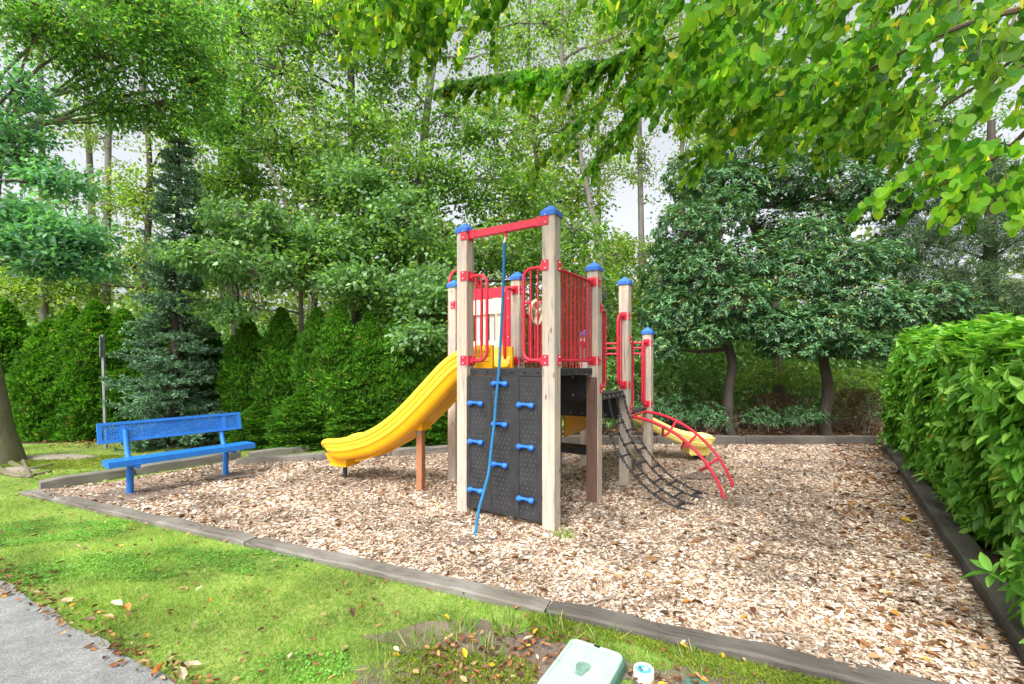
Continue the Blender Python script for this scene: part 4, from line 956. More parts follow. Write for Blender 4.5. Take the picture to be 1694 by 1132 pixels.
# ================================================================ vegetation
class Cloud:
    """collects leaf positions and directions for one crown"""
    def __init__(s): s.C = []; s.D = []
    def clusters(s, cen, nleaf, rad, flat=.55, droop=.25):
        cen = np.asarray(cen, float); k = len(cen); off = rng.normal(0, 1, (k, nleaf, 3))*.5; off[...,2] *= flat
        rr = rad*rng.uniform(.6, 1.3, (k,1,1)); C = cen[:,None]+off*rr
        D = off+rng.normal(0,.6,off.shape); D[...,2] -= droop
        s.C.append(C.reshape(-1,3)); s.D.append(D.reshape(-1,3))
    def get(s): return np.concatenate(s.C), np.concatenate(s.D)
def vthing(name, loc, label, cat, group=None): return empty(name, loc, label, cat, group)
def twigs(m2, a, pts, r0, n=5, amp=.10):
    for p in pts: m2.tube(wander(a, p, n, amp, .04), tap(r0, r0*.3, n), 4, cap=False)
LIMB = [.06]
def blobtree(name, loc, label, cat, trunk, blobs, leaf, size, mat='bark', group=None, tmpl=T_DIA, trunk_r=(.16,.05), nleaf=34, crad=.34, tw=True, roll=.7, cull=None, wid=1.0, den=1.25, ld=1.6):
    """trunk: list of 3-D points; blobs: (centre, (rx,ry,rz), clusters)"""
    root = vthing(name, loc, label, cat, group); m2 = MB(); tr = cr(trunk, 3); n = len(tr)
    m2.tube(tr, tap(trunk_r[0], trunk_r[1], n-1), 10); cl = Cloud()
    nleaf = int(nleaf*ld)
    for (c, r, k) in blobs:
        k = int(k*den); c = np.asarray(c, float); j = min(range(n), key=lambda i: np.linalg.norm(tr[i]-c)+max(0, tr[i][2]-c[2])*1.5)
        j = max(1, j); L = np.linalg.norm(tr[j]-c)
        if L > .3: m2.tube(wander(tr[j], c, 7, .10, .05), tap(min(trunk_r[0]*.45, .035 if name == 'ash_tree' else .06, .018+.02*L), .014, 7), 6, cap=False)
        d = rdir(k)*(rng.uniform(0,1,k)**.40)[:,None]*np.array(r); pts = c+d
        if cull is not None: pts = pts[cull(pts)]
        if len(pts) == 0: continue
        cl.clusters(pts, nleaf, crad)
        if tw: twigs(m2, c, pts[::2], .019)
    obj('trunk', m2, mat, root, origin=loc, smooth=True)
    C, D = cl.get()
    if cull is not None:
        k_ = cull(C); C, D = C[k_], D[k_]
    leafcloud('crown', C, D, size, tmpl, leaf, root, roll=roll, origin=loc, wid=wid)
    return root

# --- arborvitae hedge trees: four shapes, copied along the rows
def lump(p, s, seed):
    q_ = p*s+seed; return (np.sin(q_[:,0]*1.3+2*np.sin(q_[:,2]*.7))+np.sin(q_[:,1]*1.7+q_[:,2]*1.1)+np.sin(q_[:,2]*1.9+q_[:,0]*.6+1.3*np.sin(q_[:,1])))/3
def thuja(seed, Ht, Rr):
    root = bpy.data.objects.new('arborvitae_tree', None); place(root, None, (0,0,0))
    n = 20000; h = rng.uniform(0,1,n)**1.05; a = rng.uniform(0,2*math.pi,n)
    prof = lambda t: Rr*(1.0-.10*(1-t)**4)*np.clip(1-np.clip((t-.38)/.62,0,1)**2.0,.02,1)
    r = prof(h); x, y, z = r*np.cos(a), r*np.sin(a), h*Ht
    base = np.column_stack([x,y,z]); l1 = lump(base, 6.5, seed); l2 = lump(base, 19, seed*2+1)
    k = 1+.20*l1+.15*l2+.04*rng.normal(0,1,n); k = np.minimum(k, 1.35)
    depth = rng.uniform(.84,1.0,n)
    C = np.column_stack([x*k*depth, y*k*depth, z+.02*l2])
    out = np.column_stack([np.cos(a), np.sin(a), np.zeros(n)])
    D = out*.55+np.array([0,0,.75])+rng.normal(0,.42,(n,3))
    leafcloud('foliage', C, D, .078, (np.array([[-.10,0,0],[.10,0,0],[.34,.62,.05],[.05,1,-.04],[-.32,.7,.04]]), [(0,1,2,4),(4,2,3,3)]) if False else
              (np.array([[-.08,0,0],[.10,0,0],[.30,.75,.06],[-.10,1,-.05]]), [(0,1,2,3)]), 'thuja', root, roll=1.3, wid=.95, svar=.4)
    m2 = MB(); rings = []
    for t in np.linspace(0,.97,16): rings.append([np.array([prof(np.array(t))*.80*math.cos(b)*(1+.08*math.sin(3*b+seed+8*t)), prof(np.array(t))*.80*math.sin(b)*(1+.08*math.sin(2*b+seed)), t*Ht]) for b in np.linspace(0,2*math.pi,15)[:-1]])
    c = loft(rings); obj('shaded_core', c, 'thujacore', root, origin=(0,0,0), smooth=True)  # solid core blocking the view through, crown's inner shade in its colour
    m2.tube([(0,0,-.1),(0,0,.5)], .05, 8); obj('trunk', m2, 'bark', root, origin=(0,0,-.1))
    return root
def copytree(root, loc, rz, sc, label, group, first=False):
    r = root
    if not first:
        r = root.copy(); scene.collection.objects.link(r)
        for ch in root.children:
            c = ch.copy(); scene.collection.objects.link(c); c.parent = r; c.location = ch.location
    r.location = Vector(loc); r.rotation_euler.z = rz; r.scale = sc; r['label'] = label; r['category'] = 'evergreen tree'; r['group'] = group
    return r
bpy.context.view_layer.update()
variants = [thuja(s, 2.6, .50) for s in (1.3, 4.1, 7.7)]; used = [False]*3
TH = [(-9,632,-1,.6,1,'leftmost hedge evergreen, partly behind the mossy trunk'),]
# px at base, depth Y, top py, half width m, label
TH = [(5,9.9,500,.62,'tall hedge evergreen at the left edge behind the mossy trunk'),
 (42,10.0,545,.50,'hedge evergreen second from the left edge'),
 (78,9.8,532,.50,'hedge evergreen third from the left edge, left of the sign pole'),
 (118,9.9,510,.50,'hedge evergreen just left of the sign pole'),
 (158,9.9,500,.55,'hedge evergreen directly behind the sign pole'),
 (205,10.1,515,.55,'hedge evergreen half hidden behind the left side of the blue spruce'),
 (250,10.3,540,.55,'hedge evergreen hidden behind the middle of the blue spruce'),
 (345,9.8,540,.42,'rounded hedge evergreen just right of the blue spruce'),
 (408,9.4,528,.46,'pointed hedge evergreen behind the right end of the bench'),
 (466,9.3,514,.46,'narrow pointed hedge evergreen, third right of the blue spruce'),
 (524,9.2,512,.44,'pointed hedge evergreen above the low end of the yellow slide'),
 (562,9.0,508,.50,'broad hedge evergreen with brown tips, right above the slide end'),
 (610,9.1,522,.52,'hedge evergreen with brown tips behind the middle of the yellow slide'),
 (655,9.15,530,.50,'hedge evergreen overhung by alder leaves behind the upper slide'),
 (706,9.2,535,.52,'hedge evergreen just left of the back left post'),
 (757,9.3,545,.50,'hedge evergreen hidden behind the front left post'),
 (800,9.5,560,.5,'hedge evergreen seen through the rails beside the cream panel')]
for i, (px, Y, tp, hwid, lab) in enumerate(TH):
    vi = i % 3; X = (px-CX)/F*Y; Ht = H+(HZ-tp)/F*Y
    copytree(variants[vi], (X, Y, -.02), random.uniform(0,6.28), (hwid/.47, hwid/.47, Ht/2.6), lab, 'arborvitae trees in the hedge row', not used[vi]); used[vi] = True
# low bushy growth closing the foot of the hedge
for i, (px, Y, r_, hh, lab) in enumerate([(430,8.9,.42,.85,'low round evergreen clump at the foot of the hedge right of the bench'),(500,8.75,.5,1.05,'wide low evergreen clump just left of the slide end'),(590,8.8,.5,.95,'low evergreen clump behind the slide foot'),(665,8.95,.5,.9,'low evergreen clump behind the orange slide post'),(715,9.1,.45,.9,'low evergreen clump left of the back left post')]):
    copytree(variants[i % 3], ((px-CX)/F*Y, Y, -.02), random.uniform(0,6.28), (r_/.46, r_/.46, hh/2.6), lab, 'arborvitae trees in the hedge row')

# --- blue spruce
def spruce():
    Y = 8.9; X = (287-CX)/F*Y; base = np.array([X, Y, -.02]); root = vthing('blue_spruce', base, 'blue green spruce with drooping lower boughs standing behind the bench', 'spruce tree')
    Ht = 6.1; m2 = MB(); top = base+np.array([.12, 0, Ht]); m2.tube(wander(base, top, 12, .006), tap(.13,.012,12), 10)
    C, D = [], []
    z = .18
    while z < Ht-.1:
        t = z/Ht
        pxR = np.interp(z, [0,.6,1.2,1.8,2.3,2.7,3.4,4.4,5.4,6.1], [.85,.95,.95,.90,.78,.60,.52,.48,.30,.05])
        nb = 8 if t < .6 else 6
        for b in range(nb):
            a = rng.uniform(0, 2*math.pi); L = pxR*rng.uniform(.65,1.15)
            if rng.uniform() < .10: continue
            o = np.array([math.cos(a), math.sin(a), 0]); s_ = np.array([-o[1], o[0], 0]); rise = -.18 if t < .5 else .15
            p0 = base+np.array([.12*t,0,z]); tip = p0+o*L+Z3*(rise*L)
            P_ = [p0+(tip-p0)*u+Z3*(-.14*L*math.sin(math.pi*u)) for u in np.linspace(0,1,7)]; m2.tube(P_, tap(.018,.005,6), 4, cap=False)
            nt = max(8, int(L*42))
            for _ in range(nt):
                u = rng.uniform(.22,1.0); i_ = min(5, int(u*6)); pb = P_[i_]+(P_[i_+1]-P_[i_])*(u*6-i_)
                sd1 = s_*rng.choice([-1,1])*rng.uniform(.5,1)+o*rng.uniform(.4,1.0)+Z3*rng.uniform(-.55,.55); sd1 = unit(sd1); tl = rng.uniform(.08,.20)*(1.25-.5*u)
                k = 15; uu = rng.uniform(0,1,k)[:,None]; cc = pb+sd1*tl*uu; dd = sd1*.9+rng.normal(0,.55,(k,3)); C.append(cc); D.append(dd)
        z += rng.uniform(.08,.13)
    obj('trunk', m2, 'bark', root, origin=base, smooth=True)
    leafcloud('foliage', np.concatenate(C), np.concatenate(D), .036, T_NEEDLE, 'spruce', root, roll=2, wid=2.2, origin=base)
spruce()

# --- deciduous trees behind the hedge
def B(px, py, Y, rx, rz, k, ry=None): return (P(px,py,Y), (rx/F*Y, ry or .8, rz/F*Y), k)
def trunkpx(pts): return [P(*p) for p in pts]
blobtree('alder_tree', [(590-CX)/F*11, 11, 0], 'alder with a dark straight trunk rising behind the hedge left of the structure', 'alder tree',
  [np.array([(592-CX)/F*11,11,-.1])]+trunkpx([(590,500,11),(588,380,11),(583,250,11.1),(580,100,11.2),(575,-80,11.3)]),
  [B(470,120,10.6,90,80,46),B(560,60,10.8,90,70,46),B(480,250,10.2,90,60,46),B(600,210,10.4,80,60,40),B(540,330,10.0,90,50,44),B(430,380,9.4,80,55,44),B(500,430,9.3,85,42,42),B(610,400,9.8,80,50,38),B(640,300,10.5,70,60,36),B(380,300,10.4,60,60,34),B(600,-20,11,110,60,40),B(470,10,11,90,50,40)],
  'alder', .105, ld=1.15, trunk_r=(.15,.07), group='deciduous trees behind the hedge')
blobtree('alder_tree', [(700-CX)/F*12, 12, 0], 'big alder with pale forked limbs behind the beam of the structure', 'alder tree',
  [np.array([(690-CX)/F*12,12,-.1])]+trunkpx([(692,520,12),(692,400,12),(700,250,12),(712,140,12),(730,20,12.2),(745,-120,12.4)]),
  [B(650,120,11.2,80,70,42),B(740,190,11.5,90,60,42),B(690,300,10.8,90,60,46),B(780,300,11,80,60,44),B(820,220,11.4,70,50,34),B(860,330,11.2,80,55,44),B(700,420,10.2,90,50,44),B(790,420,10.6,80,50,42),B(880,420,11,80,45,40),B(640,500,9.9,80,35,34),B(720,520,9.8,70,28,30),B(950,380,11.6,60,60,30),B(820,90,12,80,60,24),B(900,40,12.2,80,40,20),B(720,30,12,90,60,34),B(960,470,11.4,70,50,34)],
  'alder', .105, ld=1.15, mat='barkpale', trunk_r=(.17,.06), group='deciduous trees behind the hedge')
# extra forked limbs of that tree
blobtree('alder_tree', [(640-CX)/F*10.6, 10.6, 0], 'leaning alder stem with greyish green leaves hanging over the hedge', 'alder tree',
  [np.array([(655-CX)/F*10.6,10.6,-.1])]+trunkpx([(650,520,10.6),(645,420,10.6),(622,300,10.5),(600,240,10.4)]),
  [B(590,300,9.9,60,45,34),B(660,360,9.8,70,45,36),B(700,480,9.3,60,40,34),B(590,470,9.2,60,30,26),B(700,560,8.9,40,28,22),B(560,400,9.5,50,40,24)],
  'aldergrey', .11, ld=1.3, trunk_r=(.09,.04), group='deciduous trees behind the hedge')
blobtree('vine_tree', [(400-CX)/F*11.4, 11.4, 0], 'dark many stemmed tree wrapped in dry vines right of the blue spruce', 'tree',
  [np.array([(395-CX)/F*11.4,11.4,-.1])]+trunkpx([(392,500,11.4),(380,380,11.4),(372,280,11.4),(365,150,11.5),(380,0,11.6),(390,-120,11.7)]),
  [B(360,120,11,80,80,42),B(345,200,11,50,50,30),B(400,200,11,60,60,38),B(400,60,11.2,80,60,38),B(340,340,11,60,50,30),B(420,300,11,55,50,28),B(300,60,11.5,60,70,34),B(340,430,10.8,50,40,26)],
  'ash', .10, ld=1.0, trunk_r=(.16,.09), group='deciduous trees behind the hedge')
m2 = MB()
for i in range(16):
    px = random.uniform(355,440); m2.tube(wander(P(px,random.uniform(480,530),11.0+random.uniform(-.3,.3)), P(px+random.uniform(-60,30),random.uniform(120,330),11.0), 9, .05), tap(.022,.010,9), 5, cap=False)
o = obj('hanging_vines', m2, 'twigpale', smooth=True, origin=P(395,530,11)); tagall(o, 'tangle of bare brown vine stems hanging in the dark tree right of the spruce', 'vine')
# leafy side boughs reaching in front of the spruce
blobtree('alder_tree', [(520-CX)/F*9.9, 9.9, 0], 'slender alder with grey green leafy boughs reaching left in front of the spruce', 'alder tree',
  [np.array([(498-CX)/F*9.9,9.9,-.1])]+trunkpx([(498,520,9.9),(492,430,9.9),(470,330,9.7),(440,260,9.5)]),
  [B(330,420,8.1,75,22,26,.35),B(420,450,8.6,70,32,32,.5),B(400,360,8.7,70,35,28,.5),B(470,390,9,60,40,30,.5),B(380,510,8.6,50,22,16,.4)],
  'aldergrey', .105, ld=1.5, trunk_r=(.06,.03), group='deciduous trees behind the hedge', crad=.24, nleaf=22, mat='twigpale')
# overhanging ash-like tree at the left, trunk at the picture edge
gt = np.array([-8.35,7.35,0])
blobtree('ash_tree', [gt[0], gt[1], 0], 'large tree at the left edge with mossy flared trunk and feathery overhanging boughs', 'tree',
  [gt+[.0,0,-.15], gt+[-.03,0,.15], gt+[-.10,0,.5], gt+[-.2,0,1.2], gt+[-.35,0,2.2], gt+[-.4,.1,3.4], gt+[-.3,.2,5.2]],
  [B(60,60,7.2,80,50,36,.7),B(160,90,7.6,90,50,44,.7),B(250,60,8,90,55,48,.7),B(320,130,8.4,60,50,36,.6),B(260,170,8.2,80,45,44,.6),B(180,180,8,70,35,26,.6),B(80,10,7,90,50,36,.7),B(200,0,7.6,110,50,50,.7),B(300,20,8.2,80,50,40,.7),B(350,190,9.4,30,30,12,.4)],
  'ash', .085, ld=.95, mat='barkmoss', trunk_r=(.40,.16), nleaf=44, crad=.36, wid=.75)
blobtree('teal_leaved_tree', [-7.4,5.0,0], 'tree with blue green compound leaves hanging in from the left edge', 'tree',
  [np.array([-8.6,5.2,-.1]),np.array([-8.6,5.2,1.0]),np.array([-8.4,5.4,2.0]),np.array([-7.9,5.6,3.0]),np.array([-7.2,5.8,3.8])],
  [B(40,360,5.8,55,22,22,.35),B(120,385,5.8,60,22,26,.35),B(90,430,5.7,50,22,20,.3),B(20,400,5.6,45,30,18,.3),B(160,440,5.9,25,16,8,.2),B(30,250,6.6,40,70,30,.5),B(95,300,6.4,40,22,14,.4),B(20,150,6.6,30,50,16,.5)],
  'ashteal', .088, trunk_r=(.10,.04), nleaf=30, crad=.24, wid=.8)
# thin pale stems against the sky, left
for i, (px, Y, x2, lab) in enumerate([(72,14,66,'thin pale birch stem left of the sky gap at the left'),(176,14.5,182,'pair of pale birch stems standing in the left sky gap'),(155,15,140,'thin leaning birch behind the pale pair at the left')]):
    g = np.array([(px-CX)/F*Y, Y, 0])
    blobtree('birch_tree', g, lab, 'birch tree', [g-[0,0,.1], P(px,450,Y), P((px+x2)/2,250,Y), P(x2,60,Y), P(x2,-120,Y)],
      [B(px-10,60,Y,50,50,12),B(px+20,330,Y,45,60,17),B(px-20,440,Y,50,40,22),B(px+25,-20,Y,60,50,12),B(px,230,Y,40,50,5)], 'yellowgreen', .10, mat='barkpale', trunk_r=(.13,.05), group='thin trees against the sky', nleaf=24)
# right of centre: sparse yellowish trees and pale trunks
for i, (px, Y, x2, r_, lab) in enumerate([(1062,15,1056,.13,'pale spotted trunk tree right of the tall front post'),(1132,14,1126,.09,'thin pale trunk tree in the sky gap above the low posts'),(992,17,988,.10,'slim distant tree left of the sky gap'),(1000,13.5,930,.12,'yellowish leaved tree behind the right rail barrier')]):
    g = np.array([(px-CX)/F*Y, Y, 0])
    blobtree('birch_tree', g, lab, 'birch tree', [g-[0,0,.1], P(px,480,Y), P((px+x2)/2,280,Y), P(x2,100,Y), P(x2,-120,Y)],
      [B(px-30,470,Y,60,50,28),B(px+20,420,Y,45,40,20),B(px-40,160,Y,50,55,14),B(px+20,60,Y,60,60,20),B(px+5,270,Y,40,70,18),B(px-60,30,Y,70,60,18),B(px-20,560,Y,70,35,28)], 'yellowgreen' if i != 2 else 'farleaf', .10, mat='barkpale', trunk_r=(r_,r_*.4), group='thin trees against the sky', nleaf=28)
for i, (px, Y, blobs_, lab) in enumerate([
  (880,15.5,[(860,60,60,60,20),(930,120,55,55,22),(850,170,60,50,24),(930,220,60,50,28),(890,300,60,50,28),(960,330,50,45,24),(880,400,60,50,26)],'airy tall tree above and behind the tall front post'),
  (1180,15,[(1170,200,50,60,26),(1140,330,40,60,26),(1200,110,60,60,26),(1230,180,60,60,28),(1150,440,50,50,26),(1120,520,50,50,26)],'airy tall tree behind the left glossy evergreen'),
  (1350,16,[(1300,180,80,60,36),(1400,200,80,60,36),(1500,200,80,60,36),(1600,220,80,60,36),(1680,300,60,60,28),(1320,90,80,60,20),(1450,80,80,60,20)],'tall leafy tree behind the evergreens and pine'),
  (520,15,[(400,60,70,60,26),(520,30,70,60,26),(660,40,70,60,26),(450,170,70,60,26),(640,200,60,60,26),(560,290,70,60,26),(450,430,70,50,30),(600,470,80,45,36),(330,470,60,50,26),(700,500,60,50,28)],'tall light green tree far behind the alders'),
  (240,14,[(230,330,60,60,26),(120,470,60,45,26),(220,440,60,50,30),(30,480,60,45,26),(300,230,50,60,24),(120,200,30,40,8)],'light leafy tree behind the left hedge trees')]):
    g = np.array([(px-CX)/F*Y, Y, 0]); blobtree('slender_tree', g, lab, 'tree', [g-[0,0,.1], P(px,480,Y), P(px+8,280,Y), P(px-6,100,Y), P(px,-60,Y)], [B(a,b_,Y,c,d,k) for a,b_,c,d,k in blobs_], 'yellowgreen' if i != 2 else 'shrub', .12, mat='bark', trunk_r=(.12,.05), group='slender trees far behind the hedge', nleaf=30, crad=.42)
# --- evergreen shrub trees on the right
def rosettes(name, C, out, nl, size, tmpl, mat, parent, droop=.25, spread=1.0, origin=(0,0,0), roll=.25, wid=1.0, svar=.3):
    k = len(C); o = out/np.maximum(1e-6, np.linalg.norm(out,axis=1,keepdims=True))
    a = rng.uniform(0,2*math.pi,(k,1))+np.arange(nl)[None]*2.4; ref = np.tile([0.,0,1], (k,1)); t1 = np.cross(o, ref+rng.normal(0,.2,(k,3))); t1 /= np.maximum(1e-6,np.linalg.norm(t1,axis=1,keepdims=True)); t2 = np.cross(o, t1)
    D = (t1[:,None]*np.cos(a)[...,None]+t2[:,None]*np.sin(a)[...,None])*spread+o[:,None]*rng.uniform(.25,.8,(k,nl,1)); D[...,2] -= droop
    Cc = np.repeat(C[:,None], nl, 1)-o[:,None]*rng.uniform(0,.05,(k,nl,1))
    UP = (o[:,None]*np.ones((k,nl,1))*.8+np.array([0,0,.6])).reshape(-1,3)
    return leafcloud(name, Cc.reshape(-1,3), D.reshape(-1,3), size, tmpl, mat, parent, roll=roll, up=UP, origin=origin, wid=wid, svar=svar)
def shrubtree(base, label, trunk, blobs, size=.10, mat='evergreen', r=(.12,.05), nl=7, cat='shrub tree', name='evergreen_shrub_tree', density=1.0, group='evergreen shrub trees behind the right back timber', forks=True):
    root = vthing(name, base, label, cat, group); m2 = MB(); tr = cr(trunk, 3); m2.tube(tr, tap(r[0], r[1], len(tr)-1), 10); Cs, Os = [], []
    for c, rr, k in blobs:
        c = np.asarray(c, float); j = min(range(len(tr)), key=lambda i: np.linalg.norm(tr[i]-c)+abs(min(0,c[2]-tr[i][2]))*2)
        m2.tube(wander(tr[j], c-Z3*rr[2]*.3, 7, .10), tap(r[1]*.9,.012,7), 6, cap=False)
        k = int(k*density); d = rdir(k, -.75, 1); rad = rng.uniform(.62,1.05,k)**.6; rad *= 1+.16*np.sin(4*d[:,0]*3+c[0])*np.sin(5*d[:,2]*2+c[2]); pts = c+d*rad[:,None]*np.array(rr)
        Cs.append(pts); o = d/np.array(rr)*min(rr)+np.array([0,0,.55]); Os.append(o); twigs(m2, c-Z3*rr[2]*.3, pts[::7]-unit([0,0,1])*.02, .009, 4)
    obj('trunk', m2, 'bark', root, origin=base, smooth=True)
    rosettes('crown', np.concatenate(Cs), np.concatenate(Os), nl, size, T_FOLD, mat, root, origin=base, wid=.62, droop=.15, roll=.35)
    return root
b1 = G(1210,712); Y1 = 10.2; b1 = np.array([(1212-CX)/F*Y1, Y1, 0])
shrubtree(b1, 'glossy dark evergreen tree with a leaning trunk behind the small slide', [b1-[0,0,.1], P(1205,700,Y1), P(1206,640,Y1), P(1212,600,Y1), P(1200,560,Y1), P(1180,480,Y1), P(1190,420,Y1)],
  [B(1110,520,9.9,55,42,210,.7),B(1160,450,10,60,45,230,.8),B(1215,500,9.6,65,40,240,.7),B(1130,390,10.3,50,50,200,.8),B(1190,360,10.6,50,45,200,.9),B(1090,575,9.8,35,28,110,.5),B(1280,540,9.5,60,32,220,.7),B(1240,430,10.2,55,42,210,.8),B(1100,460,10.4,40,50,160,.8),B(1165,555,9.7,50,22,150,.6)], r=(.13,.08), density=1.9)
Y2 = 10.0; b2 = np.array([(1366-CX)/F*Y2, Y2, 0])
shrubtree(b2, 'broad glossy dark evergreen tree with an upright trunk left of the leafy hedge', [b2-[0,0,.1], P(1364,690,Y2), P(1370,640,Y2), P(1362,590,Y2), P(1370,540,Y2), P(1390,470,Y2)],
  [B(1350,540,9.4,70,42,270,.8),B(1420,500,9.6,65,45,240,.8),B(1310,460,9.9,55,45,210,.8),B(1390,440,9.8,60,42,230,.8),B(1450,430,9.9,40,35,130,.7),B(1480,520,9.5,60,35,200,.7),B(1540,500,9.6,55,35,190,.7),B(1590,520,9.7,40,25,110,.6),B(1330,400,10.4,50,35,160,.8),B(1430,575,9.3,60,24,170,.6),B(1310,575,9.4,55,24,150,.6)], r=(.14,.08), density=1.9)
Y3 = 12.6; b3 = np.array([(1290-CX)/F*Y3, Y3, 0])
shrubtree(b3, 'taller dark evergreen tree with spreading limbs behind the two smaller ones', [b3-[0,0,.1], P(1285,560,Y3), P(1270,440,Y3), P(1245,370,Y3), P(1230,310,Y3)],
  [B(1200,320,12,70,45,240,1),B(1280,300,12,80,40,240,1),B(1370,310,12.2,80,40,230,1),B(1450,330,12.4,70,40,200,1),B(1150,290,12.4,50,40,150,1),B(1330,370,12.3,80,30,200,1),B(1250,250,12.6,80,40,170,1),B(1400,250,12.8,80,45,170,1),B(1500,280,12.8,70,50,160,1)], size=.12, r=(.16,.09), density=2.2)
# dark pine at the right edge
Y4 = 12.5; b4 = np.array([(1640-CX)/F*Y4, Y4, 0]); root = vthing('pine_tree', b4, 'dark bushy pine behind the leafy hedge at the right edge', 'pine tree')
m2 = MB(); m2.tube([b4-[0,0,.1], P(1638,450,Y4), P(1640,200,Y4)], [.2,.15,.08], 8); cl = Cloud()
for c, rr, k in [B(1520,400,12,60,45,110,.8),B(1600,380,12,60,45,120,.8),B(1680,400,12,60,60,120,.8),B(1560,460,11.8,70,40,110,.8),B(1640,480,11.8,70,50,120,.8),B(1700,530,11.6,60,50,90,.8),B(1500,340,12.4,60,40,90,.8),B(1620,310,12.4,90,50,130,.8),B(1480,430,12.2,40,60,80,.8),B(1700,330,12.3,60,60,80,.8)]:
    pts = c+rdir(k)*(rng.uniform(0,1,k)**.4)[:,None]*np.array(rr); m2.tube(wander(P(1638,(HZ-(c[2]-H)/c[1]*F)+30,Y4), c, 5, .05), tap(.05,.015,5), 5, cap=False)
    kk = 34; d = rdir(k*kk); cl.C.append(np.repeat(pts, kk, 0)+d*.03); cl.D.append(d+np.array([0,0,.35]))
obj('trunk', m2, 'bark', root, origin=b4, smooth=True); C, D = cl.get(); leafcloud('crown', C, D, .16, T_NEEDLE, 'pine', root, roll=3, wid=.30, origin=b4)
# understory shrubs on the right
def bush(name, base, label, blobs, size, mat, nl=6, cat='shrub', wid=.7, group=None, density=1.0, stem='twig', tmpl=T_FOLD):
    root = vthing(name, base, label, cat, group); m2 = MB(); Cs, Os = [], []
    for c, rr, k in blobs:
        c = np.asarray(c, float); k = int(k*density); d = rdir(k, -.5, 1); pts = c+d*(rng.uniform(.45,1.05,k))[:,None]*np.array(rr)
        pts = pts[pts[:,2] > .03]; d = d[:len(pts)]; Cs.append(pts); Os.append(d+np.array([0,0,.5])); twigs(m2, base+(c-base)*np.array([.6,.6,0]), pts[::6], .010, 5)
    obj('stems', m2, stem, root, origin=base); rosettes('foliage', np.concatenate(Cs), np.concatenate(Os), nl, size, tmpl, mat, root, origin=base, wid=wid); return root
bush('shrub', np.array([(1130-CX)/F*9.9,9.9,0]), 'dark glossy low shrub right behind the arch climber', [B(1120,680,9.7,55,30,170,.5),B(1170,690,9.7,40,26,120,.5),B(1080,680,9.9,40,30,110,.5)], .10, 'darkshrub', wid=.4)
bush('shrub', np.array([(1290-CX)/F*9.7,9.7,0]), 'low spreading dark shrub between the two trunks', [B(1265,692,9.7,40,20,120,.4),B(1330,690,9.7,45,20,130,.4)], .10, 'darkshrub', wid=.35)
bush('shrub', np.array([(1140-CX)/F*11.6,11.6,0]), 'light green leafy shrub behind the left evergreen trunk', [B(1110,630,11.4,60,40,220,.6),B(1170,640,11.6,50,45,200,.6),B(1050,620,11.4,60,45,200,.6),B(985,630,11.2,50,45,160,.6)], .085, 'shrub')
bush('shrub', np.array([(1290-CX)/F*12,12,0]), 'yellow green leafy shrub between the evergreen trunks', [B(1260,625,11.9,60,35,200,.6),B(1330,630,12,60,35,200,.6),B(1410,640,12,60,35,180,.6)], .08, 'yellowgreen')
bush('shrub', np.array([(950-CX)/F*10,10,0]), 'bright green shrub seen under the low deck', [B(950,700,9.8,55,30,150,.4),B(1020,690,9.8,50,30,140,.4),B(890,690,9.8,50,30,120,.4)], .085, 'shrub')
# dry brush
def brush(px, Y, wpx, hpx, n, lab):
    base = np.array([(px-CX)/F*Y, Y, 0]); root = vthing('dry_brush', base, lab, 'dry brush'); C = np.column_stack([base[0]+rng.normal(0,.5,n)*wpx/F*Y, Y+rng.normal(0,.25,n), rng.uniform(0,hpx/F*Y,n)**1.0])
    leafcloud('dry_leaves', C, rdir(n,-.6,.8), .10, T_NEEDLE, 'drybrush', root, roll=2, wid=.5, origin=base); m2 = MB()
    for i in range(50):
        a = base+np.array([rng.normal(0,.5)*wpx/F*Y, rng.normal(0,.2), 0]); m2.tube(wander(a, a+np.array([rng.normal(0,.3),rng.normal(0,.2),rng.uniform(.4,1)*hpx/F*Y]), 5, .08), tap(.009,.004,5), 4, cap=False)
    obj('stems', m2, 'twigpale', root, origin=base)
brush(1285,10.9,45,60,2200,'dry brown brush between the two evergreen trunks'); brush(1420,10.6,40,70,2200,'dry brown brush left of the leafy hedge end')
brush(1190,10.9,30,50,900,'small dry brush clump behind the left evergreen trunk'); 

